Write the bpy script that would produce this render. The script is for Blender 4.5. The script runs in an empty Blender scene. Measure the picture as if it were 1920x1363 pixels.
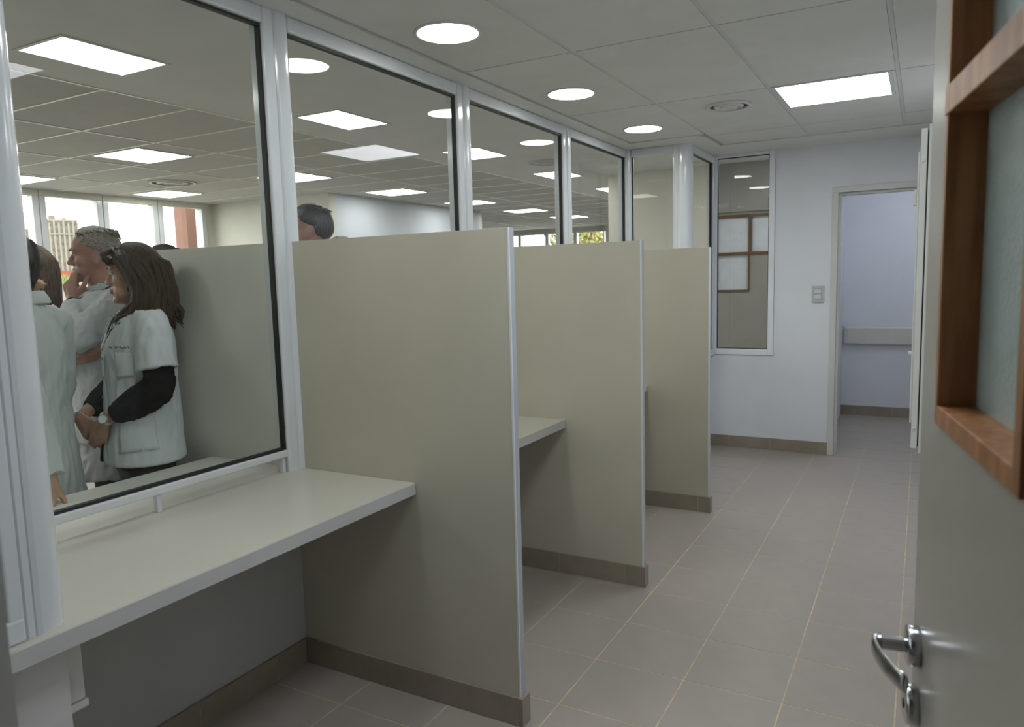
import bpy, bmesh, math, random
from mathutils import Vector, Matrix, noise
from mathutils.bvhtree import BVHTree
random.seed(7)
S = bpy.context.scene
C = S.collection

# ------------------------------------------------------------------ camera, world, exposure
FPX = 1386.6
cam_d = bpy.data.cameras.new('camera'); cam = bpy.data.objects.new('camera', cam_d); C.objects.link(cam)
cam_d.sensor_width = 36.0; cam_d.lens = 36.0 * FPX / 1920.0
cam_d.clip_start = 0.02; cam_d.clip_end = 2000
_r = Vector((0.87514583, 0.48313506, -0.02646312)); _u = Vector((-0.03195263, 0.11227793, 0.99316298)); _f = Vector((-0.48280308, 0.86831687, -0.11369699))
cam.matrix_world = Matrix(((_r.x, _u.x, -_f.x, 2.1134), (_r.y, _u.y, -_f.y, 0.0), (_r.z, _u.z, -_f.z, 1.5), (0, 0, 0, 1)))
cam_d.dof.use_dof = True; cam_d.dof.focus_distance = 3.6; cam_d.dof.aperture_fstop = 6.5
S.camera = cam
S.view_settings.view_transform = 'Standard'; S.view_settings.look = 'None'
S.view_settings.gamma = 1.0; S.view_settings.use_curve_mapping = False
S.view_settings.exposure = 0.0
S.cycles.use_light_tree = False; S.cycles.adaptive_threshold = 0.035; S.cycles.max_bounces = 7; S.cycles.diffuse_bounces = 4; S.cycles.glossy_bounces = 4; S.cycles.transmission_bounces = 2; S.cycles.transparent_max_bounces = 14
S.cycles.caustics_reflective = False; S.cycles.caustics_refractive = False
SKY = 5.2
world = bpy.data.worlds.new('overcast_sky'); S.world = world; world.use_nodes = True
wn = world.node_tree; wn.nodes.clear()
wo = wn.nodes.new('ShaderNodeOutputWorld'); wb = wn.nodes.new('ShaderNodeBackground')
wb.inputs['Color'].default_value = (1.0, 0.985, 0.95, 1); wb.inputs['Strength'].default_value = SKY
wn.links.new(wb.outputs[0], wo.inputs['Surface'])
L_DOWN, L_PANEL, L_HALL, L_FAR = 30.0, 16.0, 12.5, 50.0     # lamp radiances

# ------------------------------------------------------------------ materials
MATS = {}
def mat(name, col, rough=0.5, var=0.04, scale=6.0, bump=0.0, bscale=60.0, metal=0.0, stretch=None, coat=0.0, spec=0.5, second=None, ramp=(0.4, 0.6)):
    if name in MATS: return MATS[name]
    m = bpy.data.materials.new(name); m.use_nodes = True
    nt = m.node_tree; b = nt.nodes['Principled BSDF']
    b.inputs['Roughness'].default_value = rough; b.inputs['Metallic'].default_value = metal
    b.inputs['Specular IOR Level'].default_value = spec
    if coat: b.inputs['Coat Weight'].default_value = coat; b.inputs['Coat Roughness'].default_value = 0.1
    tc = nt.nodes.new('ShaderNodeTexCoord'); mp = nt.nodes.new('ShaderNodeMapping')
    nt.links.new(tc.outputs['Object'], mp.inputs['Vector'])
    if stretch: mp.inputs['Scale'].default_value = stretch
    nz = nt.nodes.new('ShaderNodeTexNoise'); nz.inputs['Scale'].default_value = scale; nz.inputs['Detail'].default_value = 4
    nt.links.new(mp.outputs[0], nz.inputs['Vector'])
    rp = nt.nodes.new('ShaderNodeValToRGB'); rp.color_ramp.elements[0].position = ramp[0]; rp.color_ramp.elements[1].position = ramp[1]
    a = second if second else tuple(c * (1 - var) for c in col)
    d = col if second else tuple(min(1, c * (1 + var)) for c in col)
    rp.color_ramp.elements[0].color = (*a, 1); rp.color_ramp.elements[1].color = (*d, 1)
    nt.links.new(nz.outputs['Fac'], rp.inputs['Fac']); nt.links.new(rp.outputs['Color'], b.inputs['Base Color'])
    if bump:
        n2 = nt.nodes.new('ShaderNodeTexNoise'); n2.inputs['Scale'].default_value = bscale; n2.inputs['Detail'].default_value = 3
        nt.links.new(mp.outputs[0], n2.inputs['Vector'])
        bp = nt.nodes.new('ShaderNodeBump'); bp.inputs['Strength'].default_value = bump; bp.inputs['Distance'].default_value = 0.01
        nt.links.new(n2.outputs['Fac'], bp.inputs['Height']); nt.links.new(bp.outputs[0], b.inputs['Normal'])
    MATS[name] = m; return m
def emit(name, col, s):
    if name in MATS: return MATS[name]
    m = bpy.data.materials.new(name); m.use_nodes = True; nt = m.node_tree; nt.nodes.clear()
    o = nt.nodes.new('ShaderNodeOutputMaterial'); e = nt.nodes.new('ShaderNodeEmission')
    e.inputs['Color'].default_value = (*col, 1); e.inputs['Strength'].default_value = s
    nt.links.new(e.outputs[0], o.inputs['Surface']); MATS[name] = m; return m
def glass(name, tint=(1, 1, 1), ior=1.42):
    if name in MATS: return MATS[name]
    m = bpy.data.materials.new(name); m.use_nodes = True; nt = m.node_tree; nt.nodes.clear()
    o = nt.nodes.new('ShaderNodeOutputMaterial'); t = nt.nodes.new('ShaderNodeBsdfTransparent'); g = nt.nodes.new('ShaderNodeBsdfGlossy')
    t.inputs['Color'].default_value = (*tint, 1); g.inputs['Roughness'].default_value = 0.0
    fr = nt.nodes.new('ShaderNodeFresnel'); fr.inputs['IOR'].default_value = ior
    ge = nt.nodes.new('ShaderNodeNewGeometry')
    # a ray leaving the pane meets the back of a face: keep the air-to-glass reflectance there, so that no total reflection appears
    mx = nt.nodes.new('ShaderNodeMixShader'); mul = nt.nodes.new('ShaderNodeMath'); mul.operation = 'MULTIPLY'
    inv = nt.nodes.new('ShaderNodeMath'); inv.operation = 'SUBTRACT'; inv.inputs[0].default_value = 1.0
    nt.links.new(ge.outputs['Backfacing'], inv.inputs[1])
    nt.links.new(fr.outputs[0], mul.inputs[0]); nt.links.new(inv.outputs[0], mul.inputs[1])
    nt.links.new(mul.outputs[0], mx.inputs['Fac']); nt.links.new(t.outputs[0], mx.inputs[1]); nt.links.new(g.outputs[0], mx.inputs[2])
    nt.links.new(mx.outputs[0], o.inputs['Surface']); MATS[name] = m; return m

M_WALL = mat('white_paint', (0.74, 0.76, 0.80), 0.6, 0.015, 3, 0.02, 90)
M_HALLWALL = mat('cream_paint', (0.66, 0.65, 0.57), 0.6, 0.015, 3)
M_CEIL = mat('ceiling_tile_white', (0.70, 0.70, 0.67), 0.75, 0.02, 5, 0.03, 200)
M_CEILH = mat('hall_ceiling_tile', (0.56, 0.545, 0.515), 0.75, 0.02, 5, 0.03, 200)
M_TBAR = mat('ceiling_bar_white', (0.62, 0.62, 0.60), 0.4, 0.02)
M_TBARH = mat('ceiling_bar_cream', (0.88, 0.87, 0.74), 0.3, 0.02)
M_SLAB = mat('ceiling_void', (0.16, 0.16, 0.15), 0.9, 0.05)
M_PLASTER = mat('plaster_margin', (0.72, 0.72, 0.69), 0.6, 0.02, 3)
M_ALU = mat('white_powder_coat', (0.64, 0.67, 0.69), 0.14, 0.01, 4)
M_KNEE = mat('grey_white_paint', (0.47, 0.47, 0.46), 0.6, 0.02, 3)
M_WFRAME = mat('white_window_frame', (0.80, 0.82, 0.87), 0.3, 0.01, 4)
M_WOODB = mat('dark_varnished_wood', (0.13, 0.075, 0.032), 0.45, 0.15, 5)
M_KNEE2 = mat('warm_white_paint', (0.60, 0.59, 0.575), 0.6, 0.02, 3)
M_GASKET = mat('black_rubber', (0.012, 0.013, 0.013), 0.5, 0.1)
M_GLASS = glass('clear_glass', (0.955, 0.972, 0.965))
M_GLASSB = glass('dim_clear_glass', (0.90, 0.91, 0.91))
M_LAM = mat('beige_laminate', (0.52, 0.495, 0.405), 0.42, 0.025, 2.5, 0.02, 120)
M_LAMH = mat('hazed_beige_laminate', (0.70, 0.69, 0.63), 0.42, 0.025, 2.5, 0.02, 120)  # beige laminate of the hall side, haze of the glass mixed into its colour
M_TOP = mat('counter_laminate', (0.54, 0.525, 0.455), 0.22, 0.015, 2, 0.0)
M_TOPEDGE = mat('counter_edge_grey', (0.52, 0.525, 0.515), 0.35, 0.02)
M_TRIM = mat('grey_blue_edge_trim', (0.42, 0.45, 0.49), 0.35, 0.02)
M_TRIML = mat('edge_highlight', (0.70, 0.72, 0.74), 0.3, 0.02)  # highlight line along the divider trim, put into a lighter colour
M_TILE = mat('taupe_floor_tile', (0.375, 0.335, 0.295), 0.30, 0.018, 9, 0.015, 140)
M_GROUT = mat('tan_grout', (0.60, 0.50, 0.32), 0.8, 0.1, 20)
M_SKIRT = mat('brown_skirting_tile', (0.30, 0.255, 0.20), 0.3, 0.06, 9)
M_GROUTS = mat('pale_grout', (0.46, 0.42, 0.33), 0.8, 0.1, 20)
M_DOOR = mat('grey_door_laminate', (0.34, 0.325, 0.295), 0.25, 0.02, 3)
M_WOOD = mat('varnished_cedar', (0.40, 0.190, 0.078), 0.38, 0.2, 5, 0.05, 40, stretch=(9, 9, 0.9), second=(0.25, 0.098, 0.034))
M_FROST = mat('frosted_glass', (0.33, 0.40, 0.39), 0.35, 0.06, 14, 0.25, 160)
M_CHROME = mat('satin_chrome', (0.55, 0.56, 0.58), 0.18, 0.03, metal=1.0)
M_DARK = mat('dark_slot', (0.02, 0.02, 0.02), 0.6, 0.1)
M_CREAM = mat('cream_metal', (0.66, 0.67, 0.62), 0.35, 0.015, 3)
M_FRAME = mat('cream_door_frame', (0.62, 0.625, 0.60), 0.4, 0.015, 3)
M_RAIL = mat('bumper_vinyl', (0.64, 0.62, 0.565), 0.45, 0.02)
M_SWITCH = mat('grey_plastic', (0.50, 0.53, 0.53), 0.4, 0.02)
M_FLOORH = mat('hall_floor', (0.25, 0.23, 0.21), 0.65, 0.06, 4)
E_DOWN = emit('downlight_glow', (0.98, 1.0, 0.95), L_DOWN)
E_PANEL = emit('corridor_panel_glow', (0.90, 0.95, 1.0), L_PANEL)
E_HALL = emit('hall_panel_glow', (1.0, 0.99, 0.95), L_HALL)
E_FAR = emit('far_corridor_glow', (0.86, 0.90, 1.0), L_FAR)

# ------------------------------------------------------------------ mesh helpers
def link(name, me, m=None, parent=None):
    o = bpy.data.objects.new(name, me); C.objects.link(o)
    if m is not None and me is not None:
        for k in (m if isinstance(m, (list, tuple)) else [m]): me.materials.append(k)
    if parent is not None: o.parent = parent
    return o
def tag(o, label=None, cat=None, group=None, kind=None):
    if label: o['label'] = label
    if cat: o['category'] = cat
    if group: o['group'] = group
    if kind: o['kind'] = kind
    return o
def empty(name, loc=(0, 0, 0), rz=0.0):
    o = bpy.data.objects.new(name, None); C.objects.link(o); o.location = loc; o.rotation_euler = (0, 0, rz)
    o.empty_display_size = 0.1; return o
def add_box(bm, x0, x1, y0, y1, z0, z1, bev=0.0):
    v = [bm.verts.new((x, y, z)) for z in (z0, z1) for y in (y0, y1) for x in (x0, x1)]
    fs = [(0, 2, 3, 1), (4, 5, 7, 6), (0, 1, 5, 4), (2, 6, 7, 3), (0, 4, 6, 2), (1, 3, 7, 5)]
    fl = [bm.faces.new([v[i] for i in f]) for f in fs]
    if bev:
        ed = list({e for f in fl for e in f.edges})
        bmesh.ops.bevel(bm, geom=ed, offset=bev, segments=2, affect='EDGES', profile=0.5)
def fin(bm, name, m, parent=None, smooth=False, recalc=True):
    if recalc: bmesh.ops.recalc_face_normals(bm, faces=bm.faces)
    me = bpy.data.meshes.new(name); bm.to_mesh(me); bm.free()
    if smooth:
        for p in me.polygons: p.use_smooth = True
    return link(name, me, m, parent)
def box(name, x0, x1, y0, y1, z0, z1, m, parent=None, bev=0.0):
    bm = bmesh.new(); add_box(bm, x0, x1, y0, y1, z0, z1, bev); return fin(bm, name, m, parent)
def prism(name, pts, z0, z1, m, parent=None, smooth=False):
    """extrude a plan outline upright"""
    bm = bmesh.new()
    a = [bm.verts.new((x, y, z0)) for x, y in pts]; b = [bm.verts.new((x, y, z1)) for x, y in pts]
    n = len(pts)
    bm.faces.new(a[::-1]); bm.faces.new(b)
    for i in range(n): bm.faces.new((a[i], a[(i + 1) % n], b[(i + 1) % n], b[i]))
    o = fin(bm, name, m, parent)
    if smooth:
        for p in o.data.polygons: p.use_smooth = abs(p.normal.z) < 0.5
        try: o.data.set_sharp_from_angle(angle=math.radians(40))
        except Exception: pass
    return o
def struct(o, label=None): return tag(o, label, kind='structure')
def wall(name, x0, x1, y0, y1, z0, z1, m=None, label=None): return struct(box(name, x0, x1, y0, y1, z0, z1, m or M_WALL), label)
def disc(bm, c, r, z, seg=40, r0=0.0):
    """flat ring or disc facing down"""
    o = [bm.verts.new((c[0] + r * math.cos(2 * math.pi * i / seg), c[1] + r * math.sin(2 * math.pi * i / seg), z)) for i in range(seg)]
    bm.faces.new(o[::-1])
def lathe(bm, prof, c, axis=Vector((0, 0, 1)), seg=32):
    """prof: list of (radius, height along axis); closed loop of rings with caps where r>0"""
    axis = axis.normalized(); t = axis.orthogonal().normalized(); s = axis.cross(t)
    rings = []
    for r, h in prof:
        rings.append([bm.verts.new(Vector(c) + axis * h + (t * math.cos(2 * math.pi * i / seg) + s * math.sin(2 * math.pi * i / seg)) * max(r, 1e-4)) for i in range(seg)])
    for a, b in zip(rings, rings[1:]):
        for i in range(seg): bm.faces.new((a[i], a[(i + 1) % seg], b[(i + 1) % seg], b[i]))
    bm.faces.new(rings[0][::-1]); bm.faces.new(rings[-1])
def tube(bm, pts, radii, sides=8, flat=1.0, up=None):
    """swept tube through pts with radius per point; flat squashes it along the 2nd axis"""
    pts = [Vector(p) for p in pts]; rings = []; prev = None
    for i, p in enumerate(pts):
        d = (pts[min(i + 1, len(pts) - 1)] - pts[max(i - 1, 0)]).normalized()
        if up is not None: n = (up - d * up.dot(d)).normalized()
        elif prev is None: n = d.orthogonal().normalized()
        else:
            n = prev - d * prev.dot(d)
            n = n.normalized() if n.length > 1e-5 else d.orthogonal().normalized()
        prev = n; b = d.cross(n)
        rings.append([bm.verts.new(p + (n * math.cos(2 * math.pi * k / sides) * flat + b * math.sin(2 * math.pi * k / sides)) * radii[i]) for k in range(sides)])
    for a, b in zip(rings, rings[1:]):
        for k in range(sides): bm.faces.new((a[k], a[(k + 1) % sides], b[(k + 1) % sides], b[k]))
    bm.faces.new(rings[0][::-1]); bm.faces.new(rings[-1])

# ------------------------------------------------------------------ measured layout (metres)
Y1, D, W = 2.048, 1.254, 0.97          # first divider face, bay width, divider depth
HP, HS, HC, WC = 1.66, 0.10, 0.797, 0.575
ZC, ZG, ZH = 2.484, 2.421, 2.68        # corridor ceiling, top of glass, hall ceiling
Y5 = 6.435                             # back wall
XR = 2.30                              # right wall
TS, TX, TY = 0.3488, 1.0307, 2.22      # floor tile grid

# ------------------------------------------------------------------ floor
fl = struct(box('floor', -0.1, 3.4, -2.2, 8.6, -0.12, -0.0010, M_GROUT), 'taupe tiled floor with tan grout lines')
tile_me = {}
def tile_piece(x0, x1, y0, y1):
    k = (round(x1 - x0, 4), round(y1 - y0, 4))
    if k not in tile_me:
        bm = bmesh.new(); add_box(bm, 0, k[0], 0, k[1], -0.01, 0.0)
        me = bpy.data.meshes.new('tile'); bmesh.ops.recalc_face_normals(bm, faces=bm.faces); bm.to_mesh(me); bm.free(); me.materials.append(M_TILE); tile_me[k] = me
    o = bpy.data.objects.new('tile', tile_me[k]); C.objects.link(o); o.location = (x0, y0, random.uniform(-0.0003, 0.0)); o.parent = fl
g = 0.0027
for i in range(-3, 5):
    for j in range(-6, 18):
        x0, x1 = TX + i * TS + g, TX + (i + 1) * TS - g; y0, y1 = TY + j * TS + g, TY + (j + 1) * TS - g
        x0 = max(x0, 0.0); x1 = min(x1, XR); y1 = min(y1, 8.35); y0 = max(y0, 0.1)
        if x1 - x0 > 0.01 and y1 - y0 > 0.01: tile_piece(x0, x1, y0, y1)
struct(box('floor', -9.0, -0.1, -2.2, 17.0, -0.12, 0.0, M_FLOORH), 'dark grey-brown floor of the public hall')
struct(box('floor', -1.05, -0.1, 5.9, 8.6, -0.12, -0.0005, M_FLOORH), 'floor behind the far glazed corner')

# skirting pieces: run along an axis
def skirt_run(parent, x0, x1, y0, y1, off, h=HS):
    """tile pieces between (x0,y0) and (x1,y1); off = joint position along the run"""
    along_x = (x1 - x0) > (y1 - y0)
    a0, a1 = (x0, x1) if along_x else (y0, y1)
    e = 0.0015
    if along_x: box('grout_strip', x0, x1, y0 + e, y1 - e, 0.0, h - 0.001, M_GROUTS, parent)
    else: box('grout_strip', x0 + e, x1 - e, y0, y1, 0.0, h - 0.001, M_GROUTS, parent)
    k = math.floor((a0 - off) / TS); p = off + k * TS
    while p < a1 - 1e-4:
        s, t = max(p, a0) + 0.0015, min(p + TS, a1) - 0.0015
        if t - s > 0.004:
            if along_x: box('skirting_tile', s, t, y0, y1, 0.002, h, M_SKIRT, parent)
            else: box('skirting_tile', x0, x1, s, t, 0.002, h, M_SKIRT, parent)
        p += TS

# ------------------------------------------------------------------ walls
YC = Y1 + 3 * D                          # glazed corner
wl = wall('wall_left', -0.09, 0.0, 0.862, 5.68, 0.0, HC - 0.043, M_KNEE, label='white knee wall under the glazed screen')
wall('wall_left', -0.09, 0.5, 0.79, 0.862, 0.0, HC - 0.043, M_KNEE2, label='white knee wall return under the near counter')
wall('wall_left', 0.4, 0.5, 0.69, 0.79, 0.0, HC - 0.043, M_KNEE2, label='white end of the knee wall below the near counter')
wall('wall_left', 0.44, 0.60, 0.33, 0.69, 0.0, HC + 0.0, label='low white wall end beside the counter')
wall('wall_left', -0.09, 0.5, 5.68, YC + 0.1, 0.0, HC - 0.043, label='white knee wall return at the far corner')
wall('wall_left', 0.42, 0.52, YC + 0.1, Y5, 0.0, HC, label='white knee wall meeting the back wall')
bl = struct(empty('baseboard_left'), 'brown tile skirting along the knee wall')
skirt_run(bl, 0.0, 0.010, 0.88, Y1, 1.889)
for k in range(3): skirt_run(bl, 0.0, 0.010, Y1 + k * D + 0.037, Y1 + (k + 1) * D, 1.889)
# back wall with window hole (x .518-1.037, z .803-2.484) and doorway (x 1.51-2.25, z 0-2.105)
XO, ZT = 1.512, 2.105
wb_ = struct(empty('wall_back'), 'white back wall with tall window and doorway')
box('wall_piece', 0.42, 1.037, Y5, Y5 + 0.12, 0.0, 0.803, M_WALL, wb_)
box('wall_piece', 1.037, XO - 0.03, Y5, Y5 + 0.12, 0.0, ZC + 0.3, M_WALL, wb_)
box('wall_piece', XO - 0.03, XR + 0.1, Y5, Y5 + 0.12, ZT + 0.03, ZC + 0.3, M_WALL, wb_)
box('wall_piece', 0.42, 1.037, Y5, Y5 + 0.12, 2.484, ZC + 0.3, M_WALL, wb_)
bb = struct(empty('baseboard_back'), 'brown tile skirting on the back wall')
skirt_run(bb, 0.52, XO - 0.03, Y5 - 0.010, Y5, 1.02)
wall('wall_right', XR, XR + 0.12, 0.21, Y5 + 2.1, 0.0, ZC + 0.3, label='white right wall behind the cabinet')
wall('wall_front', 0.44, 1.37, 0.21, 0.33, HC, ZC + 0.3, label='white wall beside the entrance door')
wall('wall_front', 0.60, 1.37, 0.21, 0.33, 0.0, HC, label='white wall beside the entrance door, lower part')
wall('wall_front', 1.37, XR, 0.21, 0.33, 2.16, ZC + 0.3, label='white wall over the entrance door')
# lobby behind the camera
wall('wall_lobby', 3.3, 3.4, -2.2, 0.21, 0, ZC + 0.3); wall('wall_lobby', XR + 0.12, 3.3, 0.11, 0.21, 0, ZC + 0.3)
wall('wall_lobby', 0.5, 3.3, -2.2, -2.1, 0, ZC + 0.3); wall('wall_lobby', 0.5, 0.6, -2.1, 0.21, 0, ZC + 0.3)
struct(box('ceiling', 0.5, 3.4, -2.2, 0.33, ZC, ZC + 0.1, M_PLASTER), 'white lobby ceiling')
# corridor beyond the doorway
wf = wall('wall_far', 1.40, XR + 1.0, 8.35, 8.47, 0.0, ZC + 0.3, label='bluish white wall beyond the doorway')
wall('wall_far', 1.28, 1.40, Y5 + 0.12, 8.47, 0.0, ZC + 0.3, label='white side wall beyond the doorway')
struct(box('ceiling', 1.28, XR + 1.1, Y5 + 0.02, 8.47, ZC + 0.2, ZC + 0.3, M_PLASTER), 'white ceiling beyond the doorway')
wall('wall_far', XR + 1.0, XR + 1.1, Y5 + 0.12, 8.47, 0.0, ZC + 0.3); wall('wall_far', XR + 0.12, XR + 1.1, Y5, Y5 + 0.12, 0.0, ZC + 0.3)
bf = struct(empty('baseboard_far'), 'brown tile skirting on the wall beyond the doorway')
skirt_run(bf, 1.40, 2.30, 8.34, 8.35, 1.434 + 0.1)
# hall walls
HX = -6.95
wall('wall_hall', -6.95, 0.44, -2.2, -2.1, 0, ZH + 0.2, M_HALLWALL, 'cream end wall of the hall')
wall('wall_hall', 0.38, 0.5, -2.1, 0.33, 0, ZH + 0.2, M_HALLWALL, 'cream hall wall beside the lobby')
wall('wall_hall', HX, -4.7, 7.45, 7.57, 0, ZH + 0.2, M_HALLWALL, 'cream wall ending the window row')
wall('wall_hall', -4.82, -4.7, 7.57, 11.2, 0, ZH + 0.2, mat('bluish_paint', (0.60, 0.645, 0.70), 0.6, 0.015, 3), 'long bluish white wall in the hall')
wall('wall_hall', -9.0, -4.7, 11.2, 11.3, 0, ZH + 0.2, M_WALL, 'white wall turning the hall corner')
wall('wall_hall', -9.1, -9.0, 11.2, 16.6, 0, ZH + 0.2, M_WALL, 'white far side wall of the hall')
wall('wall_hall', -4.45, -1.05, 16.5, 16.6, 0, ZH + 0.2, M_WALL, 'white far end wall of the hall')
wall('wall_hall', -1.17, -1.05, 8.47, 16.6, 0, ZH + 0.2, M_HALLWALL, 'cream long wall on the right of the hall')
wall('wall_hall', -1.17, 0.02, 8.35, 8.47, 0, ZH + 0.2, M_HALLWALL, 'cream wall left of the wooden framed door')
wall('wall_hall', 0.95, 1.28, 8.35, 8.47, 0, ZH + 0.2, M_HALLWALL, 'cream wall right of the wooden framed door')
wall('wall_hall', 0.02, 0.95, 8.35, 8.47, 2.16, ZH + 0.2, mat('dimmed_plaster', (0.30, 0.295, 0.28), 0.7), 'cream wall over the wooden framed door, dimmed in its colour')  # wall colour darkened to stand in for the dim ceiling reflection in the window
wall('wall_hall', -9.0, -4.45, 16.5, 16.6, 2.58, ZH + 0.2, M_HALLWALL, 'cream lintel over the far windows')
wall('wall_hall', -9.0, -4.45, 16.5, 16.6, 0, 0.9, M_HALLWALL, 'cream sill wall under the far windows')
# bulkhead over the glazed screen
wall('wall_bulkhead', -0.12, -0.04, 0.33, YC + 0.02, ZC, ZH + 0.2, M_PLASTER, 'plaster bulkhead over the glazed screen')
wall('wall_bulkhead', -0.12, 0.44, YC + 0.02, YC + 0.1, ZC, ZH + 0.2, M_PLASTER, 'plaster bulkhead over the glazed corner')
wall('wall_bulkhead', 0.40, 0.48, YC + 0.1, Y5 + 0.12, ZC, ZH + 0.2, M_PLASTER, 'plaster bulkhead meeting the back wall')

# ------------------------------------------------------------------ corridor ceiling
ce = struct(box('ceiling', 0.40, XR, 0.33, Y5, ZC + 0.016, ZC + 0.12, M_SLAB), 'corridor ceiling of large white tiles in a metal grid')
box('ceiling_void', -0.04, 0.40, 0.33, 5.83, ZC + 0.016, ZC + 0.12, M_SLAB, ce)
GX = [0.165, 0.733, 1.354, 1.97, XR]; GY = [0.73, 1.92, 3.11, 4.29, 5.48]
def ring_of(bm, c, r0, r1, z0, z1, seg=40):
    for (ra, za, rb, zb) in ((r0, z0, r1, z0), (r1, z0, r1, z1), (r1, z1, r0, z1), (r0, z1, r0, z0)):
        A = [bm.verts.new((c[0] + ra * math.cos(2 * math.pi * i / seg), c[1] + ra * math.sin(2 * math.pi * i / seg), za)) for i in range(seg)]
        B = [bm.verts.new((c[0] + rb * math.cos(2 * math.pi * i / seg), c[1] + rb * math.sin(2 * math.pi * i / seg), zb)) for i in range(seg)]
        for i in range(seg): bm.faces.new((A[i], A[(i + 1) % seg], B[(i + 1) % seg], B[i]))
    bmesh.ops.remove_doubles(bm, verts=bm.verts, dist=1e-5)
ys = [0.33] + GY + [5.93]
for i in range(4):
    for j in range(len(ys) - 1):
        x0, x1, y0, y1 = GX[i], GX[i + 1], ys[j], ys[j + 1]
        if i == 0 and j == len(ys) - 2: continue
        if i == 0 and j == len(ys) - 3: y1 = 5.40
        box('ceiling_tile', x0 + 0.011, x1 - 0.011, y0 + 0.005, y1 - 0.005, ZC, ZC + 0.014, M_CEIL, ce)
for x in GX[1:4]: box('ceiling_bar', x - 0.010, x + 0.010, 0.33, 5.93, ZC + 0.003, ZC + 0.015, M_TBAR, ce)
# plaster margin along the glazed screen, round the far corner and along the back wall
box('plaster_margin', -0.04, 0.158, 0.33, YC + 0.02, ZC - 0.004, ZC + 0.014, M_PLASTER, ce)
prism('plaster_margin', [(0.158, 5.41), (0.62, 5.41), (0.66, 5.42), (0.69, 5.45), (0.705, 5.50), (0.705, 5.94), (XR, 5.94), (XR, Y5), (0.42, Y5), (0.42, YC + 0.02), (0.158, YC + 0.02)], ZC - 0.004, ZC + 0.014, M_PLASTER, ce)

# hall ceiling
ch = struct(box('ceiling', -7.0, 1.28, -2.2, 16.6, ZH + 0.02, ZH + 0.14, M_SLAB), 'hall ceiling of white tiles in a pale metal grid')
box('ceiling_void', -9.0, -7.0, 11.2, 16.6, ZH + 0.02, ZH + 0.14, M_SLAB, ch)
box('plaster_margin', -2.17, -0.04, -2.1, 16.5, ZH - 0.002, ZH + 0.018, M_PLASTER, ch)
box('plaster_margin', -0.04, 1.28, YC + 0.1, 8.35, ZH - 0.002, ZH + 0.018, M_PLASTER, ch)
hx = [-2.17, -3.39, -4.61, -5.83, -6.95, -9.0]
hy = [2.81 + 0.61 * k for k in range(-8, 23)]
hm = {}
for i in range(5):
    for j in range(len(hy) - 1):
        if i == 4 and hy[j] < 11.2: continue
        if i in (2, 3) and 7.45 < hy[j] + 0.3 < 11.2: continue
        w, d_ = hx[i] - hx[i + 1] - 0.016, 0.61 - 0.016
        k = round(w, 3)
        if k not in hm:
            bm = bmesh.new(); add_box(bm, 0, w, 0, d_, 0, 0.016); bmesh.ops.recalc_face_normals(bm, faces=bm.faces)
            me = bpy.data.meshes.new('ceiling_tile'); bm.to_mesh(me); bm.free(); me.materials.append(M_CEILH); hm[k] = me
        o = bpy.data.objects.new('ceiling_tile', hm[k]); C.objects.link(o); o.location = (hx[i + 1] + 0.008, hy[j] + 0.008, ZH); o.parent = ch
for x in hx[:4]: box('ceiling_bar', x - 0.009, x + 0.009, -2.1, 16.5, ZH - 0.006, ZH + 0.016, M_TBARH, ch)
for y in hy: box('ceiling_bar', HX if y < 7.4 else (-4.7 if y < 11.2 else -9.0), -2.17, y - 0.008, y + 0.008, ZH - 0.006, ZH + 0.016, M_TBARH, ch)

# ------------------------------------------------------------------ lamps
def downlight(x, y, label, z=ZC, r=0.125):
    t = empty('round_downlight', (x, y, z)); tag(t, label, 'lamp', 'round recessed downlights over the counters')
    bm = bmesh.new(); ring_of(bm, (0, 0), r - 0.002, r + 0.010, -0.006, 0.0); fin(bm, 'trim_ring', M_PLASTER, t, True)
    bm = bmesh.new(); disc(bm, (0, 0), r, -0.004); fin(bm, 'diffuser', E_DOWN, t, recalc=False)
    return t
downlight(0.42, 2.59, 'large round white downlight nearest, above the first divider')
downlight(0.42, 3.78, 'middle round white downlight of the row over the counters')
downlight(0.425, 4.945, 'smallest, farthest round white downlight before the glazed corner')
downlight(0.42, 1.40, 'round downlight directly over the nearest counter')
def panel(name, x0, x1, y0, y1, z, em, label, group, fr=0.02):
    t = empty(name, ((x0 + x1) / 2, (y0 + y1) / 2, z)); tag(t, label, 'lamp', group)
    hx_, hy_ = (x1 - x0) / 2, (y1 - y0) / 2
    for (a, b, c, d_) in ((-hx_ - fr, hx_ + fr, -hy_ - fr, -hy_), (-hx_ - fr, hx_ + fr, hy_, hy_ + fr), (-hx_ - fr, -hx_, -hy_, hy_), (hx_, hx_ + fr, -hy_, hy_)):
        box('frame_bar', a, b, c, d_, -0.006, -0.0005, M_TBAR, t)
    bm = bmesh.new(); bm.faces.new([bm.verts.new(q) for q in ((-hx_, -hy_, -0.003), (-hx_, hy_, -0.003), (hx_, hy_, -0.003), (hx_, -hy_, -0.003))]); fin(bm, 'diffuser', em, t, recalc=False)
    return t
panel('ceiling_light_panel', 1.385, 1.925, 4.295, 4.84, ZC, E_PANEL, 'square light panel set in the corridor ceiling grid', 'corridor light panels')
panel('ceiling_light_panel', 1.385, 1.925, 1.45, 2.0, ZC, E_PANEL, 'square light panel over the near end of the corridor', 'corridor light panels')
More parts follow.
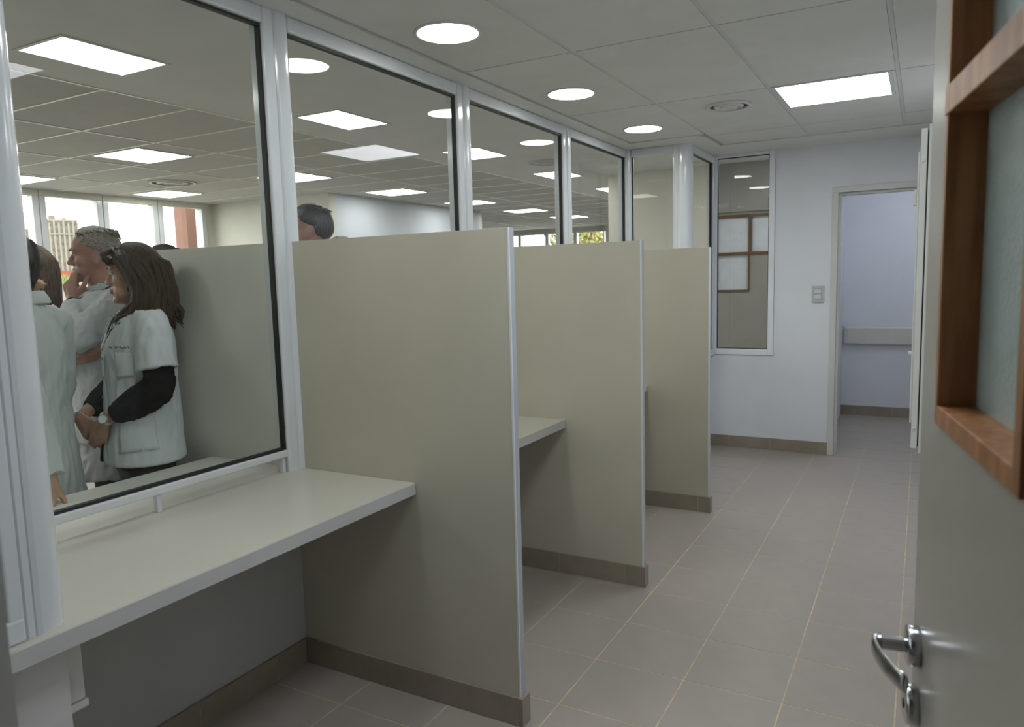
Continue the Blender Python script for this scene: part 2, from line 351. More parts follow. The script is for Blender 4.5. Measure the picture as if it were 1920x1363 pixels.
for k, (y, w) in enumerate([(0.30, 'outside the view'), (2.15, 'largest, through the first pane'), (4.01, 'through the second pane'), (5.83, 'through the third pane'), (7.64, 'through the last pane'), (9.47, 'far down the hall'), (11.3, 'last but one'), (13.1, 'last')]):
    panel('hall_light_panel', -1.80, -1.43, y, y + 0.54, ZH, E_HALL, 'narrow light panel in the smooth strip of hall ceiling, ' + w, 'hall ceiling light panels')
for k in range(8):
    y = 0.44 + 1.83 * k
    if y + 0.5 > 16.4: continue
    panel('hall_light_panel', -4.33, -3.72, y - 0.01, y + 0.53, ZH, E_HALL, ['square hall panel behind the first row', 'square hall panel before the dividers', 'square hall light panel left of the first mullion, nearest of its row', 'square hall light panel cut by the first mullion', 'square hall light panel beside the long bluish wall', 'square hall light panel at the second mullion', 'square hall light panel under the third pane top', 'tiny square light panel at the end of the hall'][k], 'hall ceiling light panels')
for k in range(4):
    y = 0.5 + 1.83 * k
    panel('hall_light_panel', -6.60, -5.96, y, y + 0.52, ZH, E_HALL, ['square hall panel near the window row, outside the view', 'second square panel along the window row', 'square panel near the windows cut by the near post', 'square light panel just above the hall windows by the round vent'][k], 'hall ceiling light panels')
panel('hall_light_panel', 0.70, 1.20, 7.05, 7.6, ZH, E_HALL, 'added unseen light panel behind the back wall by the wooden framed door', 'hall ceiling light panels')  # added out of view to brighten the room behind the back wall
panel('ceiling_light_panel', 2.2, 2.9, 7.0, 7.6, ZC + 0.2, E_FAR, 'light panel in the passage beyond the doorway', 'corridor light panels')

def vent(x, y, z, r, label, m):
    t = empty('round_air_vent', (x, y, z)); tag(t, label, 'vent')
    bm = bmesh.new(); ring_of(bm, (0, 0), r * 0.86, r, -0.012, 0.0); fin(bm, 'rim', m, t, True)
    bm = bmesh.new(); disc(bm, (0, 0), r * 0.87, -0.001); fin(bm, 'throat', M_DARK, t, recalc=False)
    for k, q in enumerate((0.56, 0.28)):
        bm = bmesh.new(); lathe(bm, [(r * (q + 0.10), -0.003), (r * (q + 0.125), -0.008 - 0.004 * k), (r * (q - 0.02), -0.016 - 0.004 * k), (r * (q - 0.04), -0.010 - 0.004 * k)], (0, 0, 0)); fin(bm, 'cone_ring', m, t, True)
vent(1.075, 4.585, ZC, 0.13, 'small round white air vent in the corridor ceiling', M_CEIL)
vent(-5.32, 5.62, ZH, 0.25, 'round grey air vent in the hall ceiling above the windows', M_TBAR)
vent(-1.30, 7.0, ZH, 0.20, 'round air vent in the hall ceiling through the third pane', M_TBAR)

# ------------------------------------------------------------------ glazed screen
def gasket_yz(x, y0, y1, z0, z1, t, g=0.009):
    for nm, a in (('gasket', (y0, y0 + g, z0, z1)), ('gasket', (y1 - g, y1, z0, z1)), ('gasket', (y0 + g, y1 - g, z1 - g, z1)), ('gasket', (y0 + g, y1 - g, z0, z0 + g))):
        box(nm, x - 0.009, x + 0.011, a[0], a[1], a[2], a[3], M_GASKET, t)
def mullion_profile(y0, y1, xf=0.050, xb=-0.024):
    """plan outline: rounded bead, groove, flat, rounded bead"""
    w = y1 - y0; P = []
    P.append((xb, y0)); 
    for a in range(0, 91, 15): P.append((xf - 0.016 + 0.010 * math.sin(math.radians(a)), y0 + 0.010 - 0.010 * math.cos(math.radians(a))))
    P += [(xf - 0.006, y0 + 0.046), (xf - 0.011, y0 + 0.051), (xf - 0.003, y0 + 0.056), (xf, y0 + 0.060)]
    for a in range(0, 91, 15): P.append((xf - 0.014 + 0.014 * math.cos(math.radians(a)), y1 - 0.014 + 0.014 * math.sin(math.radians(a))))
    P.append((xb, y1)); return P
ZR = 0.857
for k in range(4):
    ya, yb = Y1 + (k - 1) * D + 0.045, Y1 + k * D - 0.073
    if k == 0: ya = 0.86
    if k == 3: yb = 5.65
    t = struct(empty('window_%d' % (k + 1), (0, 0, 0)), ['glazed screen bay nearest the viewer, over the first counter', 'second glazed screen bay behind the first divider', 'third glazed screen bay', 'last glazed screen bay before the corner'][k])
    box('top_rail', -0.022, 0.046, ya, yb, ZG, ZC - 0.004, M_ALU, t, 0.008)
    box('bottom_rail', 0.002, 0.042, ya, yb, ZR, ZR + 0.026, M_ALU, t, 0.004)
    gasket_yz(0.02, ya, yb, ZR + 0.026, ZG, t)
    box('glass_pane', 0.017, 0.023, ya + 0.006, yb - 0.006, ZR + 0.030, ZG - 0.005, M_GLASS, t)
    for y in ([1.438, 1.962, 0.93] if k == 0 else [ya + 0.02, (ya + yb) / 2, yb - 0.02]):
        box('standoff', 0.012, 0.030, y - 0.008, y + 0.008, HC, ZR, M_ALU, t, 0.002)
    if k < 3: prism('mullion', mullion_profile(yb, yb + 0.118), HC, ZC - 0.004, M_ALU, t, True)
    else: prism('mullion', [(-0.024, yb), (0.04, yb), (0.044, yb + 0.004), (0.06, yb + 0.004), (0.075, yb + 0.015), (0.078, yb + 0.03), (0.078, yb + 0.085), (-0.024, yb + 0.085)], HC, ZC - 0.004, M_ALU, t, True)
# far return pane, rounded corner post, side pane
yb = 5.65
t = struct(empty('window_5'), 'narrow glazed return at the far corner')
box('top_rail', 0.078, 0.42, yb + 0.010, yb + 0.07, ZG - 0.002, ZC - 0.004, M_ALU, t, 0.006)
box('bottom_rail', 0.078, 0.42, yb + 0.010, yb + 0.07, ZR, ZR + 0.026, M_ALU, t, 0.004)
box('glass_pane', 0.078, 0.42, yb + 0.038, yb + 0.044, ZR + 0.026, ZG, M_GLASS, t)
for x in (0.078, 0.414): box('gasket', x, x + 0.006, yb + 0.034, yb + 0.048, ZR + 0.026, ZG, M_GASKET, t)
P = [(0.415, yb + 0.075), (0.415, yb + 0.012), (0.425, yb + 0.002), (0.455, yb + 0.002), (0.457, yb + 0.005), (0.460, yb + 0.002), (0.475, yb)]
for a in range(0, 91, 9): P.append((0.475 + 0.072 * math.sin(math.radians(a)), yb + 0.072 - 0.072 * math.cos(math.radians(a))))
P += [(0.547, yb + 0.10), (0.49, yb + 0.10), (0.49, yb + 0.075)]
prism('corner_post', P, HC, ZC - 0.004, M_ALU, t, True)
t = struct(empty('window_6'), 'slim side pane between the round post and the back wall')
ya_, yb_ = yb + 0.10, Y5 - 0.045
box('top_rail', 0.495, 0.547, ya_, yb_, ZG, ZC - 0.004, M_ALU, t, 0.006)
box('bottom_rail', 0.495, 0.547, ya_, yb_, HC, HC + 0.055, M_ALU, t, 0.006)
gasket_yz(0.52, ya_, yb_, HC + 0.055, ZG, t, 0.006)
box('glass_pane', 0.517, 0.523, ya_ + 0.004, yb_ - 0.004, HC + 0.058, ZG - 0.003, M_GLASS, t)
box('end_stile', 0.495, 0.547, yb_, Y5 - 0.002, HC, ZC - 0.004, M_ALU, t, 0.006)
# window in the back wall
t = struct(empty('window_7'), 'tall white framed window in the back wall')
x0, x1, z0, z1 = 0.522, 1.035, 0.805, 2.480
for nm, a in (('frame_stile', (x0, x0 + 0.046, z0, z1)), ('frame_stile', (x1 - 0.046, x1, z0, z1)), ('frame_rail', (x0 + 0.046, x1 - 0.046, z0, z0 + 0.05)), ('frame_rail', (x0 + 0.046, x1 - 0.046, z1 - 0.024, z1))):
    box(nm, a[0], a[1], Y5 - 0.012, Y5 + 0.05, a[2], a[3], M_WFRAME, t, 0.004)
xi0, xi1, zi0, zi1 = x0 + 0.046, x1 - 0.046, z0 + 0.05, z1 - 0.024
for a in ((xi0, xi0 + 0.006, zi0, zi1), (xi1 - 0.006, xi1, zi0, zi1), (xi0, xi1, zi0, zi0 + 0.006), (xi0, xi1, zi1 - 0.006, zi1)):
    box('gasket', a[0], a[1], Y5 + 0.004, Y5 + 0.022, a[2], a[3], M_GASKET, t)
box('glass_pane', xi0 + 0.003, xi1 - 0.003, Y5 + 0.010, Y5 + 0.016, zi0 + 0.003, zi1 - 0.003, M_GLASSB, t)
# near rounded corner post and the pane running towards the viewer
t = struct(empty('window_8'), 'white rounded corner post with the pane at its left edge')
P = [(0.478, 0.765), (0.540, 0.765), (0.545, 0.770), (0.545, 0.783), (0.542, 0.785), (0.545, 0.787), (0.547, 0.797)]
for a in range(0, 91, 9): P.append((0.475 + 0.072 * math.cos(math.radians(a)), 0.797 + 0.072 * math.sin(math.radians(a))))
P += [(0.42, 0.869), (0.42, 0.80), (0.478, 0.80)]
prism('corner_post', P, HC, ZC - 0.004, M_ALU, t, True)
box('stile', 0.492, 0.547, 0.735, 0.765, HC, ZC - 0.004, M_ALU, t, 0.004)
box('bottom_rail', 0.492, 0.549, 0.34, 0.764, HC, HC + 0.05, M_ALU, t, 0.005)
box('top_rail', 0.492, 0.547, 0.34, 0.764, ZG, ZC - 0.004, M_ALU, t, 0.005)
gasket_yz(0.522, 0.34, 0.735, HC + 0.05, ZG, t, 0.008)
box('glass_pane', 0.519, 0.525, 0.345, 0.730, HC + 0.053, ZG - 0.003, M_GLASS, t)
t = struct(empty('window_9'), 'glazed return behind the near rounded post')
box('top_rail', -0.03, 0.42, 0.80, 0.86, ZG, ZC - 0.004, M_ALU, t, 0.005); box('bottom_rail', -0.03, 0.42, 0.80, 0.86, ZR, ZR + 0.026, M_ALU, t, 0.004)
box('glass_pane', 0.0, 0.42, 0.828, 0.834, ZR + 0.026, ZG, M_GLASS, t)

# ------------------------------------------------------------------ counters and dividers
def counter(y0, y1, label, x0=0.0):
    t = empty('counter', (0.3, (y0 + y1) / 2, HC - 0.042)); tag(t, label, 'counter', 'staff counters between the dividers')
    cy = (y0 + y1) / 2
    box('worktop', x0 - 0.3, WC - 0.3 - 0.003, y0 - cy, y1 - cy, 0.0, 0.042, M_TOP, t, 0.0015)
    box('edge_band', WC - 0.3 - 0.003, WC - 0.3, y0 - cy, y1 - cy, 0.0, 0.0415, M_TOPEDGE, t, 0.001)
    return t
c0 = empty('counter', (0.3, 1.4, HC - 0.042)); tag(c0, 'wide cream counter in the foreground with grey front edge', 'counter', 'staff counters between the dividers')
bm = bmesh.new()
prof = [(0.0, 0.88), (0.442, 0.88), (0.442, 0.70), (WC - 0.003, 0.70), (WC - 0.003, Y1 - 0.002), (0.0, Y1 - 0.002)]
lo = [bm.verts.new((x - 0.3, y - 1.4, 0.0)) for x, y in prof]; hi = [bm.verts.new((x - 0.3, y - 1.4, 0.042)) for x, y in prof]
bm.faces.new(lo[::-1]); bm.faces.new(hi)
for i in range(6): bm.faces.new((lo[i], lo[(i + 1) % 6], hi[(i + 1) % 6], hi[i]))
fin(bm, 'worktop', M_TOP, c0)
box('edge_band', WC - 0.303, WC - 0.3, 0.70 - 1.4, Y1 - 0.002 - 1.4, 0.0, 0.0415, M_TOPEDGE, c0, 0.001)
counter(Y1 + 0.0355, Y1 + D - 0.002, 'cream counter showing between the first and second dividers')
counter(Y1 + D + 0.0355, Y1 + 2 * D - 0.002, 'cream counter behind the second divider, mostly hidden')
counter(Y1 + 2 * D + 0.0355, 5.67, 'cream counter behind the last divider')
HALLX = -0.47
for k in range(4):
    y0, y1 = Y1 + (k - 1) * D + 0.037, Y1 + k * D
    if k == 0: y0 = 0.88
    if k == 3: y1 = 5.67
    t = empty('hall_counter', (-0.25, (y0 + y1) / 2, 0)); cy = (y0 + y1) / 2
    tag(t, ['beige hall side ledge behind the first pane with a hand on it', 'hall side ledge behind the second pane', 'hall side ledge behind the third pane', 'hall side ledge behind the last pane'][k], 'counter', 'hall side counter ledges')
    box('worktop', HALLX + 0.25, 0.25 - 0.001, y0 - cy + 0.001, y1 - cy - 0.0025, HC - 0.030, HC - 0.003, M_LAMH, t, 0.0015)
    box('front_panel', -0.25 + 0.15, -0.25 + 0.16, y0 - cy + 0.012, y1 - cy - 0.013, 0.0, HC - 0.030, M_LAM, t)
TH = 0.034
def divider(y, label, x0, x1, name, off, group, hp=HP):
    cx = (x0 + x1) / 2; t = empty(name, (cx, y + TH / 2, 0)); tag(t, label, 'divider', group)
    s = 1 if x1 > 0.5 else -1
    a, b = x0 - cx, x1 - cx
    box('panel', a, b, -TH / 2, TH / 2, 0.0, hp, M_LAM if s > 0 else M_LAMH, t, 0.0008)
    e = b if s > 0 else a
    box('edge_trim', min(e, e + s * 0.004), max(e, e + s * 0.004), -TH / 2 + 0.004, TH / 2, 0.0, hp, M_TRIM, t)
    box('edge_bead', min(e - s * 0.002, e + s * 0.005), max(e - s * 0.002, e + s * 0.005), -TH / 2 - 0.0015, -TH / 2 + 0.005, 0.0, hp + 0.001, M_TRIML, t, 0.001)
    for (y0, y1) in ((-TH / 2 - 0.010, -TH / 2), (TH / 2, TH / 2 + 0.010)):
        skirt_run(t, a + (0.011 if s > 0 else 0), b + 0.004, y0, y1, off - cx)
    box('skirting_tile', e + s * 0.004 if s > 0 else e - 0.014, e + 0.016 if s > 0 else e - 0.004, -TH / 2 - 0.010, TH / 2 + 0.010, 0.0, HS, M_SKIRT, t)
    return t
divider(Y1, 'nearest tall beige laminate divider with brown tile skirting', 0.0, W, 'desk_divider', 0.42, 'beige dividers standing out from the glazed screen')
divider(Y1 + D, 'middle beige laminate divider of the three', 0.0, W, 'desk_divider', 0.53, 'beige dividers standing out from the glazed screen')
divider(Y1 + 2 * D, 'farthest beige laminate divider by the back wall window', 0.0, W, 'desk_divider', 0.56, 'beige dividers standing out from the glazed screen')
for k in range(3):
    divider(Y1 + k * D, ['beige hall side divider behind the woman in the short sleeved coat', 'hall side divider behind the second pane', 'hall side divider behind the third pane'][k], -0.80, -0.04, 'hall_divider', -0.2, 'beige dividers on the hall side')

# box under the near counter
t = empty('cable_box', (0.41, 0.892, 0.55)); tag(t, 'small cream cable box under the near end of the counter', 'box')
box('body', -0.05, 0.05, -0.029, 0.025, 0.02, 0.203, M_CREAM, t, 0.003); box('lower_lip', -0.054, 0.054, -0.03, 0.030, 0.0, 0.018, M_CREAM, t, 0.003)

# ------------------------------------------------------------------ doorway in the back wall
t = struct(empty('door_1', (0, 0, 0)), 'open doorway with slim cream frame in the back wall')
for (x0, x1, z0, z1) in ((XO - 0.045, XO, 0.0, ZT), (2.25, 2.295, 0.0, ZT), (XO - 0.045, 2.295, ZT, ZT + 0.045)):
    box('frame_member', x0, x1, Y5 - 0.012, Y5 + 0.135, z0, z1, M_FRAME, t, 0.003)
for (x0, x1, z0, z1) in ((XO, XO + 0.018, 0.0, ZT - 0.018), (2.232, 2.25, 0.0, ZT - 0.018), (XO, 2.25, ZT - 0.018, ZT)):
    box('door_stop', x0, x1, Y5 + 0.04, Y5 + 0.135, z0, z1, M_FRAME, t, 0.002)
t = empty('wall_bumper', (1.85, 8.33, 0.83)); tag(t, 'beige wall bumper rail seen through the doorway', 'rail')
box('rail', -0.41, 0.45, -0.025, 0.018, -0.088, 0.088, M_RAIL, t, 0.012); box('end_cap', -0.432, -0.41, -0.024, 0.018, -0.087, 0.087, M_RAIL, t, 0.010)
t = empty('light_switch', (1.375, Y5, 1.31)); tag(t, 'grey double rocker switch on the white wall beside the doorway', 'switch')
box('cover_plate', -0.047, 0.047, -0.010, 0.0, -0.069, 0.069, M_SWITCH, t, 0.004)
for z in (-0.016, 0.026): box('rocker', -0.026, 0.024, -0.015, -0.009, z - 0.017, z + 0.017, mat('switch_rocker', (0.62, 0.64, 0.63), 0.35), t, 0.003)
box('rocker_surround', -0.031, 0.031, -0.0115, -0.009, -0.040, 0.050, mat('switch_surround', (0.40, 0.43, 0.43), 0.4), t, 0.002)

# ------------------------------------------------------------------ wall cabinet on the right wall
t = empty('electrical_cabinet', (2.2, 3.15, 0.85)); tag(t, 'cream metal electrical cabinet on the right wall seen edge on', 'cabinet')
bm = bmesh.new(); add_box(bm, 2.117 - 2.2, 0.098, -0.15, 0.35, -0.016, 1.143); fin(bm, 'body', M_CREAM, t)
box('seal', 2.1125 - 2.2, 2.117 - 2.2, -0.146, 0.346, 0.008, 1.122, M_DARK, t)
box('door', 2.0925 - 2.2, 2.1125 - 2.2, -0.15, 0.35, 0.0, 1.130, M_CREAM, t, 0.003)
box('raised_panel', 2.085 - 2.2, 2.0925 - 2.2, -0.10, 0.30, 0.085, 1.06, M_CREAM, t, 0.003)
for z in (0.90, 0.34): box('latch', 2.074 - 2.2, 2.0855 - 2.2, -0.09, -0.06, z - 0.028 if z > .5 else z - 0.006, z + 0.028 if z > .5 else z + 0.006, M_CREAM, t, 0.003)
bm = bmesh.new(); lathe(bm, [(0.006, 0), (0.006, 0.004), (0.004, 0.006)], (2.1025 - 2.2, -0.150, 0.075), Vector((0, -1, 0)), 12); fin(bm, 'screw', M_CREAM, t, True)
bm = bmesh.new(); lathe(bm, [(0.006, 0), (0.006, 0.004), (0.004, 0.006)], (2.1025 - 2.2, -0.150, 1.02), Vector((0, -1, 0)), 12); fin(bm, 'screw', M_CREAM, t, True)

# ------------------------------------------------------------------ entrance door (open, on the right)
FE = Vector((2.1177, 1.1857, 0.0)); dv = Vector((-0.16877, 0.98566, 0.0)); DW = 0.86
hinge = FE - dv * DW
door = empty('door_2', (hinge.x, hinge.y, 0.0), math.atan2(dv.y, dv.x)); struct(door, 'open grey entrance door with wood framed frosted panes and chrome lever')
# local: x from hinge (0) to free edge (DW); y = 0 face towards the corridor is +y; thickness 0.045 behind
def DX(al): return DW - al            # distance from the free edge -> local x
TD = 0.045
lz0, lz1 = 1.304, 1.700               # lower pane opening
uz1 = 2.06
holes = [(DX(0.445), DX(0.107), lz0, lz1), (DX(0.445), DX(0.107), lz1, uz1), (DX(0.76), DX(0.445), lz1, uz1)]
def leaf(name, x0, x1, z0, z1): return box(name, x0, x1, -TD, 0.0, z0, z1, M_DOOR, door)
leaf('leaf_panel', 0.0, DW, 0.008, lz0); leaf('leaf_panel', DX(0.107), DW, lz0, 2.1); leaf('leaf_panel', 0.0, DX(0.445), lz0, lz1)
leaf('leaf_panel', 0.0, DX(0.76), lz1, 2.1); leaf('leaf_panel', DX(0.76), DX(0.107), uz1, 2.1)
def wood(x0, x1, z0, z1, d=0.004): return box('wood_bead', x0, x1, -TD - 0.002, d, z0, z1, M_WOOD, door, 0.0015)
wt = 0.011
wood(DX(0.118), DX(0.105), lz0, uz1); wood(DX(0.445), DX(0.107), lz0 - 0.002, lz0 + 0.022); wood(DX(0.452), DX(0.430), lz0 - 0.002, uz1)
wood(DX(0.762), DX(0.107), lz1 - 0.016, lz1 + 0.018, 0.006); wood(DX(0.762), DX(0.107), uz1 - 0.02, uz1 + 0.002); wood(DX(0.762), DX(0.745), lz1, uz1)
for (x0, x1, z0, z1) in holes: box('frosted_pane', x0 + 0.006, x1 - 0.006, -TD + 0.001, -TD + 0.006, z0 + 0.006, z1 - 0.006, M_FROST, door)
# lever handle and key rosette
def rosette(al, z, nm):
    bm = bmesh.new(); lathe(bm, [(0.0280, 0.0), (0.0285, 0.001), (0.0285, 0.0125), (0.0270, 0.0150), (0.022, 0.0162), (0.012, 0.0165)], (DX(al), 0.0, z), Vector((0, 1, 0)), 40); return fin(bm, nm, M_CHROME, door, True)
rz_, kz_ = 0.966, 0.878
ha = 0.040
h_ = rosette(ha, rz_, 'handle_rose')
bm = bmesh.new(); lathe(bm, [(0.0115, 0.008), (0.0105, 0.02), (0.010, 0.047), (0.0110, 0.058)], (DX(ha), 0.0, rz_), Vector((0, 1, 0)), 24); fin(bm, 'handle_neck', M_CHROME, door, True)
pts = []; rad = []
for i in range(15):
    q = i / 14
    e_ = max(0.0, 1 - q / 0.16)
    pts.append((DX(ha) + 0.012 * (1 - e_ ** 2) ** 0.5 * 0 + 0.011 - 0.112 * q, 0.058 - 0.010 * e_ ** 2 + 0.003 * math.sin(q * math.pi * 0.5) - 0.030 * q ** 2, rz_ - 0.003 - 0.004 * q))
    rad.append(0.0145 if 0.02 < q < 0.98 else 0.0125)
bm = bmesh.new(); tube(bm, pts, rad, 16, 0.27, Vector((0, 1, 0))); fin(bm, 'lever', M_CHROME, door, True)
k_ = rosette(0.040, kz_, 'key_rosette')
bm = bmesh.new(); lathe(bm, [(0.007, 0.015), (0.007, 0.0172)], (DX(0.040), 0.0, kz_), Vector((0, 1, 0)), 20); fin(bm, 'key_cylinder', M_DARK, door, True)
for z in (0.25, 1.05, 1.85):
    bm = bmesh.new(); lathe(bm, [(0.007, -0.045), (0.007, 0.045)], (-0.004, -0.004, z), Vector((0, 0, 1)), 12); fin(bm, 'hinge', M_CHROME, door, True)
t = struct(empty('trim_1'), 'cream jamb of the entrance doorway')
box('jamb', 1.37, 1.395, 0.205, 0.335, 0, 2.135, M_FRAME, t); box('head', 1.37, XR - 0.005, 0.205, 0.335, 2.135, 2.16, M_FRAME, t); box('jamb', 2.275, XR - 0.003, 0.205, 0.335, 0, 2.135, M_FRAME, t)

# ------------------------------------------------------------------ wooden framed door behind the back window
t = struct(empty('door_3', (0.02, 8.35, 0)), 'grey door with wood framed frosted panes behind the back window')
def leaf3(x0, x1, z0, z1): box('leaf_panel', x0, x1, 0.03, 0.075, z0, z1, M_DOOR, t)
leaf3(0.0, 0.93, 0.008, 1.30); leaf3(0.43, 0.93, 1.30, 1.70); leaf3(0.0, 0.06, 1.30, 2.16); leaf3(0.87, 0.93, 1.70, 2.16); leaf3(0.06, 0.87, 2.125, 2.16)
for (x0, x1, z0, z1) in ((0.055, 0.43, 1.29, 1.315), (0.055, 0.875, 1.69, 1.725), (0.055, 0.875, 2.10, 2.13), (0.415, 0.435, 1.315, 1.69), (0.055, 0.075, 1.315, 2.10), (0.42, 0.455, 1.725, 2.10), (0.86, 0.875, 1.725, 2.10)):
    box('wood_bead', x0, x1, 0.018, 0.08, z0, z1, M_WOODB, t, 0.001)
M_FROSTL = mat('pale_frosted_glass', (0.66, 0.71, 0.76), 0.3, 0.03, 14, 0.15, 120)
for (x0, x1, z0, z1) in ((0.07, 0.42, 1.31, 1.695), (0.07, 0.425, 1.72, 2.105), (0.45, 0.865, 1.72, 2.105)): box('frosted_pane', x0, x1, 0.05, 0.056, z0, z1, M_FROSTL, t)

# ------------------------------------------------------------------ hall windows
def hall_window(n, y0, y1, label):
    t = struct(empty('window_%d' % n, (HX, (y0 + y1) / 2, 0)), label); h = (y1 - y0) / 2
    box('sill', -0.05, 0.06, -h - 0.07, h + 0.07, 0.86, 0.90, M_ALU, t, 0.004); box('head_rail', -0.05, 0.05, -h - 0.07, h + 0.07, 2.605, ZH + 0.02, M_HALLWALL, t)
    box('mullion', -0.10, 0.05, -h - 0.07, -h, 0.90, 2.605, M_ALU, t, 0.006); box('mullion', -0.10, 0.05, h, h + 0.07, 0.90, 2.605, M_ALU, t, 0.006)
    box('glass_pane', -0.034, -0.028, -h, h, 0.90, 2.605, M_GLASS, t); box('sill_panel', -0.06, 0.02, -h - 0.07, h + 0.07, 0.0, 0.86, M_HALLWALL, t)
wi = 10
for k in range(12):
    y0 = 6.63 - 0.77 * k
    hall_window(wi, y0, y0 + 0.62, ['hall window with the terracotta column outside', 'hall window behind the man\'s hair', 'hall window framing the pale tower', 'hall window at the near post'][k] if k < 4 else 'hall window farther along the same row'); wi += 1
wall('wall_hall', HX - 0.06, HX + 0.02, -2.2, -1.91, 0, ZH, M_HALLWALL, 'cream pier at the end of the window row'); wall('wall_hall', HX - 0.06, HX + 0.02, 7.32, 7.46, 0, ZH, M_HALLWALL, 'cream pier at the hall corner')
for k in range(6):
    x0 = -5.19 - 0.76 * k
    t = struct(empty('window_%d' % wi, (x0 + 0.34, 16.52, 0)), 'far hall window, %s from the bluish end wall' % ['first', 'second', 'third', 'fourth', 'fifth', 'sixth'][k]); wi += 1
    box('glass_pane', -0.34, 0.34, 0.02, 0.026, 0.9, 2.57, M_GLASS, t); box('mullion', -0.40, -0.34, -0.03, 0.08, 0.9, 2.57, M_ALU, t); box('mullion', 0.34, 0.36, -0.03, 0.08, 0.9, 2.57, M_ALU, t)
wall('wall_hall', -9.0, -4.45, 16.55, 16.6, 2.56, 2.60, M_ALU, 'white head rail of the far windows')
M_BRACE = mat('grey_steel_brace', (0.25, 0.25, 0.24), 0.5)
for k in range(2):
    bm = bmesh.new(); x = -5.75 - 1.5 * k + (0.72 if k == 0 else 1.5)
    x = [-5.70, -6.55][k] if False else [-5.15, -6.30][k]
    tube(bm, [(x, 16.66, 1.5), (x - 1.1, 16.66, 2.70)], [0.03, 0.03], 8); o = fin(bm, 'trim_%d' % (k + 2), M_BRACE)
    struct(o, ['slanting grey brace outside the far windows, nearer the tree', 'slanting grey brace outside the far windows, left one'][k])

# ------------------------------------------------------------------ outdoors
gnd = struct(box('ground', -900, -7.2, -300, 900, -14.2, -14.0, mat('pale_ground', (0.30, 0.30, 0.27), 0.9, 0.1, 0.05)), 'pale ground outside far below')
struct(box('ground', -7.2, 60, 17.2, 900, -14.2, -14.0, mat('pale_ground', (0.5, 0.5, 0.45))), 'pale ground beyond the far windows')
def tower(x, y, w, d, z1, rz, label, name='apartment_tower', cols=7, rows=15, full=True):
    t = empty(name, (x, y, -14), rz); tag(t, label, 'building')
    H = z1 + 14; mw = mat('tower_beige', (0.20, 0.165, 0.13), 0.9, 0.06, 0.3); mw2 = mat('tower_cream', (0.25, 0.225, 0.19), 0.9, 0.05, 0.3); md = mat('tower_window', (0.115, 0.105, 0.10), 0.6, 0.2, 0.5)
    box('wall', -w / 2, w / 2, -d / 2, d / 2, 0, H, mw, t)
    for i in range(cols + 1):
        xx = -w / 2 + w * i / cols; box('pier', xx - w * 0.032, xx + w * 0.032, -d / 2 - 0.5, -d / 2, 0, H - (1.2 if i % 2 else 0), mw2, t)
    box('band', -w / 2, w / 2, -d / 2 - 0.7, -d / 2 - 0.02, H * 0.86, H * 0.875, mw2, t); box('parapet', -w / 2, w / 2, -d / 2 - 0.4, d / 2, H, H + 0.8, mw2, t)
    bm = bmesh.new()
    for i in range(cols):
        for j in range(rows):
            xx = -w / 2 + w * (i + 0.5) / cols; zz = H * (j + 0.35) / rows
            if random.random() < 0.9: add_box(bm, xx - w * 0.035, xx + w * 0.035, -d / 2 - 0.12, -d / 2 + 0.3, zz, zz + H / rows * 0.45)
    o = fin(bm, 'window_grid', md, t); o['kind'] = 'stuff'
    if full:
        box('lift_house', -w * 0.30, -w * 0.12, -2, 2, H, H + 3.2, mw, t); box('roof_tank', w * 0.1, w * 0.2, -2, 2, H, H + 2.2, mw2, t)
    return t
p = Vector((-407.410, 237.285, 34.550)); va = math.atan2(-(p.y), 2.11 - p.x)
tower(p.x, p.y, 15.5, 13, 38.5, va + math.pi / 2 + 0.12, 'pale beige apartment tower behind the man\'s face')
p = Vector((-495.392, 269.803, 40.827))
tower(p.x, p.y, 11, 11, 40, va + math.pi / 2, 'paler tower at the near post, partly hidden', cols=4, full=False)
p = Vector((-265.507, 151.253, 6.282))
t = empty('low_building', (p.x, p.y, -14), va + math.pi / 2); tag(t, 'low building with a red roof band below the tower', 'building')
box('wall', -14, 14, -3, 3, 0, 20.5, mat('tower_cream', (0.7, 0.6, 0.5)), t); box('roof_band', -14, 14, -3.4, 3.4, 20.5, 22.4, mat('red_band', (0.24, 0.055, 0.03), 0.7), t)
def crown(name, label, c, r, n, cat, lm, h0):
    t = empty(name, (c[0], c[1], h0)); tag(t, label, cat)
    bm = bmesh.new(); rnd = random.Random(len(label))
    for i in range(n):
        d = Vector((rnd.gauss(0, 1), rnd.gauss(0, 1), rnd.gauss(0, 0.8))); d = d.normalized() * r * (rnd.random() ** 0.4); q = d + Vector((0, 0, c[2] - h0))
        u = Vector((rnd.gauss(0, 1), rnd.gauss(0, 1), rnd.gauss(0, 1))).normalized(); v = u.orthogonal().normalized(); s = r * 0.09
        bm.faces.new([bm.verts.new(q + u * s), bm.verts.new(q + v * s * 0.5), bm.verts.new(q - u * s), bm.verts.new(q - v * s * 0.5)])
    o = fin(bm, 'foliage', lm, t, recalc=False); o['kind'] = 'stuff'
    bm = bmesh.new(); tube(bm, [(0, 0, 0), (0.1, 0, (c[2] - h0) * 0.5), (0, 0.1, c[2] - h0)], [r * 0.08, r * 0.06, r * 0.03], 10); fin(bm, 'trunk', mat('bark', (0.2, 0.14, 0.09), 0.9), t, True)
LEAF = mat('spring_leaf', (0.20, 0.25, 0.05), 0.6, 0.2, 3); LEAFY = mat('yellow_leaf', (0.25, 0.23, 0.07), 0.6, 0.2, 3)
p = Vector((-119.726, 70.690, 3.313)); crown('garden_tree', 'bright green tree below the red roof band', (p.x, p.y, 3.2), 1.0, 700, 'tree', LEAF, -14)
